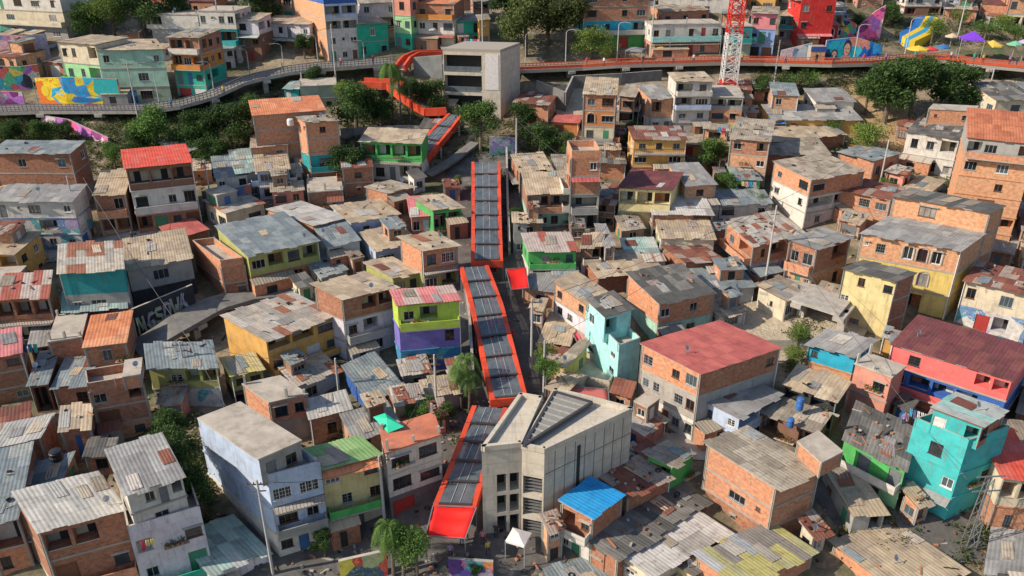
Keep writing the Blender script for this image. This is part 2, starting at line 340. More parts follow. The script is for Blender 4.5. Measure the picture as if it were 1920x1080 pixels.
# ------------------------------------------------------------------ houses
HN = [0]; HREC = []
CAPB = {}
def wallface(mb, p, q, T, sh, n, cols, mi, spec, z0, rng, org, parent, brick):
    d = q - p; d.z = 0; W = d.length
    if W < .4: return
    e = d / W; nn = e.cross(Vector((0, 0, 1)))
    base = Vector((p.x, p.y, 0))
    def P(u, v, w=0): return base + e * u + Vector((0, 0, v)) + nn * w
    def quad(u0, u1, v0, v1, m, w=0):
        if u1 - u0 > .001 and v1 - v0 > .001:
            mb.face([P(u0, v0, w), P(u1, v0, w), P(u1, v1, w), P(u0, v1, w)], m, [(u0, v0), (u1, v0), (u1, v1), (u0, v1)])
    rows = spec.split('|') if spec else []
    f = sh / 2.6
    for i in range(n):
        v1 = T - i * sh; v0 = v1 - sh; m = mi[cols[min(i, len(cols) - 1)]]
        row = rows[i] if i < len(rows) else ('?' if not rows or spec.endswith('|') or len(rows) < n else '')
        row = row.strip(); par = None; awn = None
        while row and row[0] in '=^':
            w_, _, rest = row.partition(' ')
            if w_[0] == '=': par = w_[1:]
            else: awn = w_[1:]
            row = rest.strip()
        if row == '?' and par is None and W > 2.5 and i < n - 1 and rng.random() < .25: par = rng.choice(('rd', 'rw', 'wh', 'rg', cols[0]))
        if row == '?':
            k = max(1, int(W / 2.2)) if W > 1.3 else 0
            toks = [rng.choice('wwwWdg.wwtg' if i < n - 1 else 'wwdDwdt.W') for _ in range(k)]
        else: toks = row.split()
        ops = []
        if toks:
            cw = W / len(toks)
            for j, t in enumerate(toks):
                c = (j + .5) * cw; L = t[0]
                if L == '.': continue
                if L == 'w': w, a, h, dp = min(1.05, cw * .62), .85 * f, 1.05 * f, .16
                elif L == 'W': w, a, h, dp = min(2.1, cw * .74), .8 * f, 1.15 * f, .16
                elif L == 't': w, a, h, dp = .45, 1.35 * f, .45 * f, .16
                elif L == 'a': w, a, h, dp = min(1.1, cw * .66), .65 * f, 1.35 * f, .2
                elif L == 'd': w, a, h, dp = min(.9, cw * .62), .04, 2.0 * f, .14
                elif L == 'D': w, a, h, dp = min(2.3, cw * .8), .04, 2.05 * f, .2
                elif L == 'G': w, a, h, dp = cw - .3, .04, 2.15 * f, 1.3
                elif L == 'g': w, a, h, dp = cw - .3, .8 * f, 1.4 * f, 1.3
                else: continue
                if L in 'wWt': q_ = rng.uniform(.85, 1.15); w *= q_ if L != 'W' else min(1, q_); h *= rng.uniform(.85, 1.1); c += rng.uniform(-.12, .12) if cw > w + .5 else 0
                ops.append((c - w / 2, c + w / 2, v0 + a, v0 + a + h, dp, L, j))
        u = 0
        for (a0, a1, b0, b1, dp, L, j) in ops:
            quad(u, a0, v0, v1, m); quad(a0, a1, v0, b0, m); quad(a0, a1, b1, v1, m); u = a1
            r = mi['cc'] if (brick and L not in 'gG') else m
            for (x0, y0, x1, y1) in ((a0, b0, a0, b1), (a0, b1, a1, b1), (a1, b1, a1, b0), (a1, b0, a0, b0)):
                mb.face([P(x0, y0), P(x1, y1), P(x1, y1, -dp), P(x0, y0, -dp)], r, [(0, 0), (1, 0), (1, 1), (0, 1)])
            if L in 'wWta':
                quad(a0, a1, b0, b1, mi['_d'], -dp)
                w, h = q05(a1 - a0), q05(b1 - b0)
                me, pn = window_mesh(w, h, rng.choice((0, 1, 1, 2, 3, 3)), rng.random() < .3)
                o = link('window', me, parent); pos = P((a0 + a1) / 2, b0, -dp + .08) - org
                M_ = local(e, nn, pos) @ Matrix.Diagonal(((a1 - a0) / w, 1, (b1 - b0) / h, 1)); o.matrix_local = M_
                g = link('pane', pn, o)
                if rng.random() < .25:
                    hb = MB(); hb.box(P(a0 - .15, b1 + .04, .28), e * (a1 - a0 + .3), -nn * .28, Vector((0, 0, .07))); hb.build('window_hood', CONC, parent, org)
                if L == 'a':
                    ar = MB(); cx = (a0 + a1) / 2; rr = (a1 - a0) / 2 + .12; cz = b1 - rr * .55
                    pts = [P(cx + rr * math.cos(math.pi * k / 8), cz + rr * math.sin(math.pi * k / 8), .03) for k in range(9)]
                    pts = [P(cx + rr, b0, .03)] + pts + [P(cx - rr, b0, .03)]
                    ar.tube(pts, .09, 5); ar.build('arch_trim', FR[0] if not brick else CONC, parent, org)
            elif L in 'dD':
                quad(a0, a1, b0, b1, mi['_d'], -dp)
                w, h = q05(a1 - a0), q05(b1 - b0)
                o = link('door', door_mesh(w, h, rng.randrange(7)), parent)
                o.matrix_local = local(e, nn, P((a0 + a1) / 2, b0, -dp + .06) - org) @ Matrix.Diagonal(((a1 - a0) / w, 1, (b1 - b0) / h, 1))
            else:
                # recessed loggia: back wall with a doorway, so it has real depth
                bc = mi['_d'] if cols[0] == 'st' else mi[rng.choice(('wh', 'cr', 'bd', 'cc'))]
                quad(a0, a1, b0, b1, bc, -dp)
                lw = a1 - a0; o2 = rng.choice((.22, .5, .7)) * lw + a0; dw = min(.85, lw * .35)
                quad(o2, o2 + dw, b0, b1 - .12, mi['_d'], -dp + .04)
                if L == 'g' and rng.random() < .5 and cols[0]:
                    quad(a0 + .05, a1 - .05, b0 - .02, b0 + .10, mi['cc'], .035)
        quad(u, W, v0, v1, m)
        if not brick and i > 0 and W > 2 and LIP[0]: mb.box(P(-.06, v1 - .09, 0), e * (W + .12), nn * .1, Vector((0, 0, .15)), m if LIP[0] == 1 else mi['cc'])
        if brick and i > 0 and W > 2:
            mb.box(P(-.03, v1 - .1, 0), e * (W + .06), nn * .045, Vector((0, 0, .2)), mi['cc'])
        if par is not None and i < n:
            # projecting balcony: slab and parapet
            bm_ = MB(); pd = 1.0
            bm_.box(P(.1, v0 - .02, pd), e * (W - .2), -nn * pd, Vector((0, 0, .14)), 1)
            pm = par or 'wh'
            if pm.startswith('r'):   # railing
                mr = {'rw': WHITE, 'rd': FR[1], 'ro': RAIL, 'rg': STEEL}.get(pm, STEEL)
                k = max(2, int(W / .3))
                for s_ in range(k + 1):
                    bm_.bar(P(.12 + (W - .24) * s_ / k, v0 + .1, pd - .03), P(.12 + (W - .24) * s_ / k, v0 + .95, pd - .03), .03)
                bm_.bar(P(.1, v0 + .95, pd - .03), P(W - .1, v0 + .95, pd - .03), .06)
                bm_.build('balcony', [mr, CONC], parent, org)
            else:
                for (x0, w0, x1, w1) in ((.1, pd, W - .1, pd),):
                    bm_.box(P(.1, v0 + .12, pd - .1), e * (W - .2), nn * .1, Vector((0, 0, .8 * f)), 0)
                bm_.box(P(.1, v0 + .12, 0), e * .1, nn * (pd - .1), Vector((0, 0, .8 * f)), 0)
                bm_.box(P(W - .2, v0 + .12, 0), e * .1, nn * (pd - .1), Vector((0, 0, .8 * f)), 0)
                bm_.build('balcony', [mat_wall(pm), CONC], parent, org)
        if awn is not None:
            ab = MB(); L_ = 1.15
            z1 = v1 - .12; z2 = z1 - .35; k = max(3, int(W / .25))
            for s_ in range(k):
                x0, x1 = W * s_ / k, W * (s_ + 1) / k; o0 = .03 * (s_ % 2); o1 = .03 * ((s_ + 1) % 2)
                ab.face([P(x0, z2 + o0, L_), P(x1, z2 + o1, L_), P(x1, z1 + o1, .03), P(x0, z1 + o0, .03)], 0, [(x0, 0), (x1, 0), (x1, 1), (x0, 1)], .3)
            ab.build('awning', mat_roof(awn or 'fc'), parent, org)
    # foundation below the lowest storey
    quad(0, W, z0, T - n * sh, mi['_f'])
    if brick:
        for u_ in (0, W):
            mb.box(P(u_ - .12, z0, .0), e * .24, nn * .05, Vector((0, 0, T - z0 - .02)), mi['cc'])
def roofmesh(A, B, C, D, hz, code, rng, swap, name, parent, org):
    """corrugated sheets laid over the quad; hz(s,t) is the added height"""
    mb = MB()
    W = ((B - A).length + (C - D).length) / 2; L = ((D - A).length + (C - B).length) / 2
    def P(s, t, dz=0):
        p = (A * (1 - s) + B * s) * (1 - t) + (D * (1 - s) + C * s) * t
        return Vector((p.x, p.y, p.z + hz(s, t) + dz))
    SW, SL = (L, W) if swap else (W, L)     # corrugation varies along the S axis
    ns = max(1, round(SW / 1.05)); nt = max(1, round(SL / 1.9)); nt += nt % 2 if nt > 1 else 1
    wav = 3
    for j in range(nt):
        row = rng.random() * .5
        for i in range(ns):
            tin = rng.random(); dz = rng.uniform(0, .018) + (j % 2) * .012
            if tin > .8: tin = rng.random()
            j0 = j / nt - (.0 if j == 0 else .012); j1 = (j + 1) / nt + (rng.uniform(0, .5 if code in RAG else .1) / SL if j == nt - 1 else 0)
            if j == 0: j0 -= rng.uniform(0, .6 if code in RAG else .15) / SL
            for k in range(wav * 2):
                a = (i + k / (wav * 2)) / ns; b = (i + (k + 1) / (wav * 2)) / ns
                za = .022 * (k % 2) + dz; zb = .022 * ((k + 1) % 2) + dz
                if swap: pts = [P(j0, b, zb), P(j0, a, za), P(j1, a, za), P(j1, b, zb)]; pts = pts[::-1]
                else: pts = [P(a, j0, za), P(b, j0, zb), P(b, j1, zb), P(a, j1, za)]
                mb.face(pts, 0, [(a * SW, j0 * SL), (b * SW, j0 * SL), (b * SW, j1 * SL), (a * SW, j1 * SL)], tin)
    # fascia boards close the eaves
    def edge(s0, t0, s1, t1):
        N = 4
        for k in range(N):
            a = P(s0 + (s1 - s0) * k / N, t0 + (t1 - t0) * k / N, -.01); b = P(s0 + (s1 - s0) * (k + 1) / N, t0 + (t1 - t0) * (k + 1) / N, -.01)
            mb.bar(a - Vector((0, 0, .05)), b - Vector((0, 0, .05)), .05, 1, .09)
    edge(.01, .01, .99, .01); edge(.99, .01, .99, .99); edge(.99, .99, .01, .99); edge(.01, .99, .01, .01)
    return mb.build(name, [mat_roof(code), WOOD if rng.random() < .5 else CONC], parent, org)
LAST = {}
REC = []; CELL = 6; OCC = set()
def rot_of(v): return math.atan2(v.y, v.x)
def hull(pts):
    pts = sorted(set((round(x, 2), round(y, 2)) for x, y in pts))
    def half(ps):
        h = []
        for p in ps:
            while len(h) >= 2 and (h[-1][0] - h[-2][0]) * (p[1] - h[-2][1]) - (h[-1][1] - h[-2][1]) * (p[0] - h[-2][0]) <= 0: h.pop()
            h.append(p)
        return h
    a = half(pts); b = half(pts[::-1]); return a[:-1] + b[:-1]
def cells(poly):
    out = []; x0 = min(p[0] for p in poly); x1 = max(p[0] for p in poly); y0 = min(p[1] for p in poly); y1 = max(p[1] for p in poly)
    for i in range(int(x0 // CELL), int(x1 // CELL) + 1):
        for j in range(int(y0 // CELL), int(y1 // CELL) + 1):
            x = (i + .5) * CELL; y = (j + .5) * CELL; ins = False; k = len(poly) - 1
            for m in range(len(poly)):
                xa, ya = poly[m]; xb, yb = poly[k]
                if (ya > y) != (yb > y) and x < (xb - xa) * (y - ya) / (yb - ya) + xa: ins = not ins
                k = m
            if ins: out.append((i, j))
    return out
def occupy(pts3): OCC.update(cells(hull([proj(p) for p in pts3])))
HARD = set(); FOOT = []
def reserve(poly): c = cells(poly); OCC.update(c); HARD.update(c)
def sat(P, Q, m=.1):
    for R_ in (P, Q):
        for i in range(4):
            e = R_[(i + 1) % 4] - R_[i]; n = Vector((e.y, -e.x)); n.normalize()
            a = [n.dot(Vector((p.x, p.y))) for p in P]; b = [n.dot(Vector((p.x, p.y))) for p in Q]
            if max(a) < min(b) + m or max(b) < min(a) + m: return False
    return True
def H(label, A, B, back, yb, n, roof, cols, Fs='', Rs='', Ls='', rise=.4, plus=False, lim=15, name=None, ov=.25, cat='house', litter=None, Fc=None, Rc=None, Lc=None):
    """A,B eave corners of the front face in the photograph, back = ('C'|'D', x, y) or depth in metres; yb = where the near corner meets the ground"""
    rise *= 1.3; HN[0] += 1; rng = random.Random(HN[0] * 7 + 3)
    near, far = (A, B) if A[1] >= B[1] else (B, A)
    if plus: G = onz(near[0], yb, LAST['T'] - .02)
    else: G = hit(near[0], yb)
    Tp = atY(near[0], near[1], G.y); T = Tp.z
    a = onz(A[0], A[1], T); b = onz(B[0], B[1], T)
    u = (b - a); W = u.length; u.normalize()
    if u.y > .95 or W > 40: print('BAD AB', label, W)
    perp = Vector((-u.y, u.x, 0))
    if isinstance(back, (int, float)): v = perp * back * 1.3
    else:
        k, x, y = back
        dT = T + (0 if roof[0] in '#_' or '/' in roof or '^' in roof else rise)
        p = onz(x, y, dT); v = (p - (b if k == 'C' else a)); v.z = 0
        cr = v.dot(perp); al = v.dot(u)
        if cr < .5: print('BAD back', label, cr); cr = 3
        mx = cr * .42
        if abs(al) > mx * 1.8: print('SKEW', label[:60], round(cr, 1), round(al, 1))
        al = max(-mx, min(mx, al)); v = perp * cr + u * al
        if v.length > lim * 1.35: v = v.normalized() * lim * 1.35
        if v.length < 3: v = v.normalized() * 3
    a.z = b.z = T; c = b + v; d = a + v
    if (T - G.z) / n > 3.5 or (T - G.z) / n < 1.9: n = max(1, round((T - G.z) / 2.7))
    sh = (T - G.z) / n
    HREC.append((HN[0], label, round(W, 1), round(v.length, 1), round(sh, 2)))
    org = Vector(((a.x + b.x + c.x + d.x) / 4, (a.y + b.y + c.y + d.y) / 4, 0)); org.z = ground(org.x, org.y) if not plus else LAST['T']
    brick = cols[0] in ('br', 'bd', 'bp')
    if plus: par = LAST['o']
    else:
        par = empty(name or ('brick_house' if brick else 'painted_house'), org, label, cat); LAST['o'] = par
    org = par.location.copy()
    LIP[0] = rng.choice((0, 1, 2))
    if brick and n > 1 and len(set(cols)) == 1 and rng.random() < .6:
        cols = list(cols) + [cols[-1]] * (n - len(cols)); cols[rng.randrange(1, n)] = rng.choice(('bp', 'bd', 'cc', 'br'))
    keys = []
    for k in cols + (Fc or []) + (Rc or []) + (Lc or []) + ['cc', 'wh', 'cr', 'bd']:
        if k not in keys: keys.append(k)
    mi = {k: i for i, k in enumerate(keys)}; mats = [mat_wall(k) for k in keys]
    mi['_d'] = len(mats); mats.append(DARK); mi['_f'] = len(mats); mats.append(CONC)
    kind = roof; swap = False; gab = None
    if roof.endswith('/'): gab = 't'; roof = roof[:-1]
    elif roof.endswith('^'): gab = 's'; roof = roof[:-1]; swap = True
    flat = roof[0] in '#_'
    # wall corners inset under the eaves
    o_ = 0 if flat else ov
    ctr = (a + b + c + d) / 4
    def ins(p, q1, q2):
        e1 = (q1 - p); e2 = (q2 - p); return p + e1.normalized() * min(o_, e1.length * .2) + e2.normalized() * min(o_, e2.length * .2)
    wa, wb, wc, wd = ins(a, b, d), ins(b, a, c), ins(c, b, d), ins(d, a, c)
    mb = MB()
    if plus: z0 = LAST['T'] - .05
    else: z0 = min(ground(p.x, p.y) for p in (wa, wb, wc, wd)) - 1.2
    z0 = min(z0, T - n * sh)
    TT = T - (.0 if flat else .06)
    for (p, q, sp, fc_) in ((wa, wb, Fs, Fc), (wb, wc, Rs, Rc), (wc, wd, '.', None), (wd, wa, Ls, Lc)):
        sp2 = sp
        if sp == '.': sp2 = '|'.join(['.'] * n)
        cc_ = fc_ or cols; wallface(mb, p, q, TT, sh, n, cc_, mi, sp2, z0, rng, org, par, cc_[0] in ('br', 'bd', 'bp'))
    mb.face([wa + Vector((0, 0, -.08)), wb + Vector((0, 0, -.08)), wc + Vector((0, 0, -.08)), wd + Vector((0, 0, -.08))], mi['cc'])
    if flat: hz = lambda s, t: 0
    elif gab == 't': hz = lambda s, t: rise * (1 - abs(2 * t - 1))
    elif gab == 's': hz = lambda s, t: rise * (1 - abs(2 * s - 1))
    else: hz = lambda s, t: rise * t
    if not flat:
        m0 = mi[cols[0]]
        def wedge(p, q, h0, h1, h2):
            if max(h0, h1, h2) < .02: return
            mdl = (p + q) / 2; k = Vector((0, 0, 1)); p = Vector((p.x, p.y, TT)); q = Vector((q.x, q.y, TT)); mdl.z = TT
            L = (q - p).length
            for (x, y, ha, hb, u0, u1) in ((p, mdl, h0, h1, 0, L / 2), (mdl, q, h1, h2, L / 2, L)):
                if ha > .01 or hb > .01:
                    mb.face([x, y, y + k * max(hb, .001), x + k * max(ha, .001)], m0, [(u0, TT), (u1, TT), (u1, TT + hb), (u0, TT + ha)])
        wedge(wa, wb, hz(0, 0), hz(.5, 0), hz(1, 0)); wedge(wb, wc, hz(1, 0), hz(1, .5), hz(1, 1))
        wedge(wc, wd, hz(1, 1), hz(.5, 1), hz(0, 1)); wedge(wd, wa, hz(0, 1), hz(0, .5), hz(0, 0))
    mb.build('walls', mats, par, org)
    if roof[0] == '#':       # concrete slab with a slight overhang
        rb = MB(); e1 = (b - a).normalized(); e2 = (d - a).normalized(); g = .12
        p0, p1, p2, p3 = a - e1 * g - e2 * g, b + e1 * g - e2 * g, c + e1 * g + e2 * g, d - e1 * g + e2 * g
        k = Vector((0, 0, .16))
        rb.face([p0 + k, p1 + k, p2 + k, p3 + k], 0, [(0, 0), (W, 0), (W, 8), (0, 8)])
        for (x, y) in ((p0, p1), (p1, p2), (p2, p3), (p3, p0)): rb.face([x, y, y + k, x + k], 0)
        rb.face([p3, p2, p1, p0], 0)
        rb.build('roof', SLABR if roof == '#o' else SLAB, par, org)
    elif roof[0] == '_':     # open terrace behind a parapet wall
        rb = MB(); hgt = 1.0; th = .14
        k = Vector((0, 0, hgt)); code = roof[1:] or cols[0]
        z = Vector((0, 0, .05))
        rb.face([a + z, b + z, c + z, d + z], 1, [(0, 0), (W, 0), (W, 8), (0, 8)])
        for (x, y) in ((a, b), (b, c), (c, d), (d, a)):
            dd = (y - x); L = dd.length; e = dd / L; inn = Vector((-e.y, e.x, 0)) * th
            for (x0, y0, fl, uu) in ((x, y, 0, 1),):
                rb.face([x, y, y + k, x + k], 0, [(0, 0), (L, 0), (L, hgt), (0, hgt)])
                rb.face([y + inn, x + inn, x + inn + k, y + inn + k], 0, [(0, 0), (L, 0), (L, hgt), (0, hgt)])
                rb.face([x + k, y + k, y + inn + k, x + inn + k], 1)
        rb.build('roof_terrace', [mat_wall(code), SLAB], par, org)
    else:
        zz = Vector((0, 0, 0))
        ro = roofmesh(a, b, c, d, hz, roof, rng, swap, 'roof', par, org)
    if litter or (litter is None and not flat and roof in ('rust', 'mix', 'dark', 'redm', 'patch', 'tan', 'fc', 'bg') and rng.random() < .6):
        for _ in range(litter or rng.randrange(3, 9)):
            s, t = rng.uniform(.05, .95), rng.uniform(.08, .92)
            p = (a * (1 - s) + b * s) * (1 - t) + (d * (1 - s) + c * s) * t
            LITTER.append((p.x, p.y, p.z + hz(s, t) + .05, rng.random()))
    if not plus: REC.append((label, org.copy(), rot_of(b - a)))
    occupy([a, b, c, d, Vector((a.x, a.y, G.z)), Vector((b.x, b.y, G.z)), Vector((c.x, c.y, G.z)), Vector((d.x, d.y, G.z))] + ([c + Vector((0, 0, rise)), d + Vector((0, 0, rise))]))
    FOOT.append([a.copy(), b.copy(), c.copy(), d.copy()])
    details(a, b, c, d, T, G, sh, n, hz, flat, roof if litter != 0 else 'blue', rng, par, org, plus)
    LAST.update(T=T + (.05 if flat else 0), a=a, b=b, c=c, d=d, G=G)
    return par
LIP = [0]; LEAN = [1]
RAG = ('rust', 'mix', 'dark', 'redm', 'patch', 'tan', 'fc', 'bg', 'gray', 'white', 'teal')
LITTER = []
DET = []
def details(a, b, c, d, T, G, sh, n, hz, flat, roof, rng, par, org, plus):
    '''loose sheets, dishes, pipes, starter bars and pots that make each house its own'''
    W = (b - a).length; L = (d - a).length; u = (b - a) / W; v = (d - a) / L; U = Vector((0, 0, 1)); f = -v
    def P(s, t, dz=0):
        p = (a * (1 - s) + b * s) * (1 - t) + (d * (1 - s) + c * s) * t; return Vector((p.x, p.y, T + hz(s, t) + dz))
    if not flat and roof[0] not in '#_':
        for _ in range(rng.randrange(1, 4)):
            if W < 3 or roof in ('redp', 'blue', 'tile', 'maroon', 'coral') and rng.random() < .97: break
            w, l = rng.uniform(.8, 1.6), rng.uniform(1.2, 2.4); s0, t0 = rng.uniform(0, max(.02, 1 - w / W)), rng.uniform(-.04, max(0, 1 - l / L))
            mb = MB(); k = 8; sk = rng.uniform(-.15, .15); tn = rng.random()
            for i in range(k):
                x0, x1 = s0 + w / W * i / k, s0 + w / W * (i + 1) / k
                z0, z1 = .075 + .022 * (i % 2), .075 + .022 * ((i + 1) % 2)
                q = [P(x0, t0, z0), P(x1, t0, z1), P(x1 + sk * l / W, min(1, t0 + l / L), z1), P(x0 + sk * l / W, min(1, t0 + l / L), z0)]
                mb.face(q, 0, [(x0 * W, 0), (x1 * W, 0), (x1 * W, l), (x0 * W, l)], tn)
            mb.build('patch_sheet', mat_roof(rng.choice(('rust', 'lt', 'fc', 'tan', 'bg', 'mix', 'gray'))), par, org)
    if flat and not plus and rng.random() < .8:       # starter bars and column stubs
        mb = MB()
        for (s, t) in ((.03, .04), (.97, .04), (.97, .96), (.03, .96), (.5, .04)):
            if rng.random() < .7:
                p = P(s, t, 0); mb.cbox(p, .22, .22, rng.uniform(.2, 1.4), 0)
        if mb.v: mb.build('column_stubs', CONC, par, org)
    if rng.random() < .2:
        p = P(rng.uniform(.1, .9), rng.uniform(.05, .5), .05); mb = MB(); mb.bar(p, p + U * .6, .05); cc = p + U * .65; n_ = Vector((.5, -.6, .6)).normalized(); e1 = n_.cross(U).normalized(); e2 = n_.cross(e1)
        rg_ = [cc + n_ * .1 + (e1 * math.cos(k * .785) + e2 * math.sin(k * .785)) * .3 for k in range(8)]
        for k in range(8): mb.face([cc, rg_[k], rg_[(k + 1) % 8]]); mb.face([cc - n_ * .02, rg_[(k + 1) % 8], rg_[k]])
        mb.build('satellite_dish', FR[3], par, org)
    if not plus and rng.random() < .6:              # downpipe
        x = rng.choice((.25, W - .25)); p = a + u * x + f * -.12; z0 = G.z - .5
        mb = MB(); mb.tube([Vector((p.x, p.y, T - .1)), Vector((p.x, p.y, z0))], .05, 6); mb.build('downpipe', FR[rng.choice((0, 3))], par, org)
    if not plus and LEAN[0] and W > 4.5 and rng.random() < .4: leanto(a, b, T, G, sh, n, rng, par, org)
    if not plus and rng.random() < .35 and W > 3:    # pots on a ledge
        mb = MB(); x = rng.uniform(.5, W - 1.2); k = rng.randrange(0, n); z = T - (k + 1) * sh + .02
        for q in range(rng.randrange(2, 5)):
            p = a + u * (x + q * .4) + f * .02; p = Vector((p.x, p.y, z + .75)); mb.cbox(p + f * .18, .24, .24, .22, 1)
            for _ in range(26): DETLEAF(mb, p + f * .18 + U * .3 + Vector((rng.gauss(0, .12), rng.gauss(0, .12), abs(rng.gauss(0, .15)))), .2, rng)
        p = a + u * (x - .3); mb.box(Vector((p.x, p.y, z + .68)) + f * .38, u * (.4 * 5), -f * .4, U * .07, 2)
        mb.build('plant_ledge', [POTLEAF, POTC, CONC], par, org)
def leanto(a, b, T, G, sh, n, rng, par, org):
    W = (b - a).length; u = (b - a) / W; f = Vector((u.y, -u.x, 0)); U = Vector((0, 0, 1)); zg = T - n * sh
    w = rng.uniform(.35, .6) * W; x = rng.choice((.1, W - w - .1)); dp = rng.uniform(1.2, 2.0); hh = rng.uniform(1.9, 2.3); mb = MB()
    p = a + u * x; p = Vector((p.x, p.y, 0)); A_, B_ = p + f * dp, p + u * w + f * dp; z0 = min(ground(A_.x, A_.y), ground(B_.x, B_.y)) - .6; zg = max(zg, z0 + .6)
    for q, r in ((A_, B_), (B_, p + u * w), (p, A_)):
        L = (r - q).length; mb.face([q + U * z0, r + U * z0, r + U * (zg + hh), q + U * (zg + hh)], 0, [(0, 0), (L, 0), (L, hh), (0, hh)])
    k = rng.uniform(.25, .5); dd = (B_ - A_) * .28
    mb.face([A_ + dd + f * .01 + U * zg, A_ + dd * 1.9 + f * .01 + U * zg, A_ + dd * 1.9 + f * .01 + U * (zg + 1.8), A_ + dd + f * .01 + U * (zg + 1.8)], 1)
    N = max(4, int(w / .18))
    for i in range(N):
        s0, s1 = -.15 + (w + .3) * i / N, -.15 + (w + .3) * (i + 1) / N; z1, z2 = .03 * (i % 2), .03 * ((i + 1) % 2); e = rng.uniform(.05, .25) if i % 6 == 0 else .15
        mb.face([p + u * s0 + f * (dp + e) + U * (zg + hh + .04 + z1), p + u * s1 + f * (dp + e) + U * (zg + hh + .04 + z2), p + u * s1 + U * (zg + hh + .45 + z2), p + u * s0 + U * (zg + hh + .45 + z1)], 2, None, rng.random() if i % 6 == 0 else .4)
    mb.build('lean_to', [mat_wall(rng.choice(('bd', 'gr', 'br', 'bn', 'cc'))), DARK, mat_roof(rng.choice(('fc', 'rust', 'tan', 'bg', 'mix')))], par, org)
def DETLEAF(mb, p, s, rg):
    d = Vector((rg.gauss(0, 1), rg.gauss(0, 1), rg.gauss(0, .8))).normalized(); e = d.cross(Vector((.3, .5, 1))).normalized()
    mb.face([p, p + d * s * .5 + e * s * .3, p + d * s, p + d * s * .5 - e * s * .3], 0, None, rg.random())
POTLEAF = mat('pot_leaf', (.05, .11, .03), .7); POTC = mat('pot_clay', (.4, .16, .08), .8)
PAINT['sc'] = (.6, .03, .03)
# ---------------- far rows above the elevated walkway
H('cream four-storey apartment house cut by the top left corner of the photo', (-60,-40), (104,-34), 9, 78, 4, 'fc', ['cr','wh','cr','gr'], '.|w d W W w|=cr w W . W|w d . W', '.|.|.|.')
H('cream and vivid green left wing of the mint green house', (104,78), (178,84), 6, 197, 3, 'tan', ['cr','lg','gg'], 'w w =x g|=gn w w G|w . W', '.|.|.', '.', rise=.1)
H('mint green house with a wide cream roof above the yellow and blue mural', (178,94), (308,92), ('D',150,75), 197, 3, 'tan', ['mt','mt','gg'], 'w . . w|. . W .|. D W .', '.', 'w . W G|w d W G|. W G .', rise=.15, lim=11)
H('narrow house with brick top, orange balcony and green ground floor beside the mint house', (312,69), (373,71), 6, 190, 3, 'fc', ['bd','or_','tg'], '=wh g g|=or_ g W g|d d w', rise=.3)
H('white house with four dark windows over a teal floor', (371,21), (439,22), 6, 118, 3, '#', ['wh','te','wh'], 'w t w w|=tq g g|D w d')
H('whitewashed house with a blue tarpaulin on its left end', (279,27), (370,28), 5, 82, 2, '#', ['wh','gr'], 'g . . .|. w .')
H('small yellow house with a brick top behind the white house roofs', (350,2), (400,3), 5, 36, 2, 'maroon', ['br','yl'], 'w w|w w')
H('pale pink house under a thin cream roof at the bend of the walkway', (440,37), (484,38), 5, 118, 2, 'tan', ['lc','bn'], 'W .|^teal d w')
H('low shop with a turquoise awning roof beside the walkway bend', (383,94), (440,90), 4, 135, 1, 'teal', ['wh'], 'w d w', rise=.5)
H('long low pinkish house with several doors behind the street lamps', (484,41), (580,46), 5, 100, 2, 'tan', ['lc','bn'], 'd . w d . w|^teal w g . g')
H('tall house with orange side wall and white and blue banded floors', (607,8), (668,5), ('D',530,-12), 118, 4, '_bl', ['lb','wh','wh','wh'], 'g g|g g|w t w|d w d', '.|.|.|.', '.|.|.|.', lim=12, Lc=['bp','bp','bp','bp'])
H('dusty rose house behind the green roofs, dark balcony opening', (672,6), (745,4), 6, 60, 2, 'fc', ['lc','bn'], 'w . w|g g')
H('sea green house with two square windows above the walkway', (668,46), (729,42), 5, 112, 2, 'tan', ['tg','tg'], '. w .|w . w', rise=.2)
H('narrow pale green house with pink stained top floor', (733,-6), (769,-4), 5, 96, 3, 'fc', ['sp','lg','tg'], 'w|w w|d w')
H('white house with brick top, orange balcony and red awning beside the upper station', (776,6), (852,8), 6, 93, 3, 'oran', ['bd','wh','cr'], '=or_ w . w|w w W|^redp g g .', '.|.|.')
H('green shopfront hung with clothes right of the red awning house', (854,40), (904,38), 5, 86, 1, 'gray', ['tg'], 'D . D')
H('tiny teal kiosk under the walkway', (529,166), (561,167), 3, 196, 1, 'teal', ['te'], 'D .', cat='kiosk')
H('plain grey block with flat roof beside the big dark tree', (562,163), (630,160), 5, 208, 1, '#', ['gg'], '. . .')
H('tall brick house with blue and vivid green lower floors behind the olive trees', (1094,-14), (1222,-16), 6, 92, 4, 'fc', ['br','br','cy','gn'], 'W . w w|W . w W|=wh W d . g|w d D .')
H('white upper storey with a long sloping blue roof at the top edge', (1235,-14), (1402,-12), 6, 26, 1, 'bg', ['wh'], '. . w . w')
H('small orange brick house behind the long pink row', (1244,22), (1332,18), 5, 50, 1, 'fc', ['br'], 'w . w . w')
H('long two-storey row house, white above with turquoise balcony and salmon below', (1222,47), (1353,45), 5, 110, 2, '#', ['wh','sp'], '=aq w w . w d w|^fc W . w d w .')
H('turquoise and olive house right behind the lattice mast', (1376,50), (1412,50), 5, 112, 2, '#', ['te','gg'], '=te w d|d .')
H('bright pink house with a purple mural below', (1408,24), (1461,26), 5, 112, 2, 'fc', ['pk','gp'], 'w . w|w D .', '.', 'w|w')
H('teal balcony house wedged between pink house and red tower', (1461,29), (1507,32), 5, 80, 2, 'tan', ['te','gr'], '=te w d w|w d .')
H('tall scarlet house with white framed windows', (1508,-30), (1574,-30), 6, 92, 4, '#', ['rd','rd','rd','rd'], 'w . .|w . w|w . .|^pinkr D .', '.')
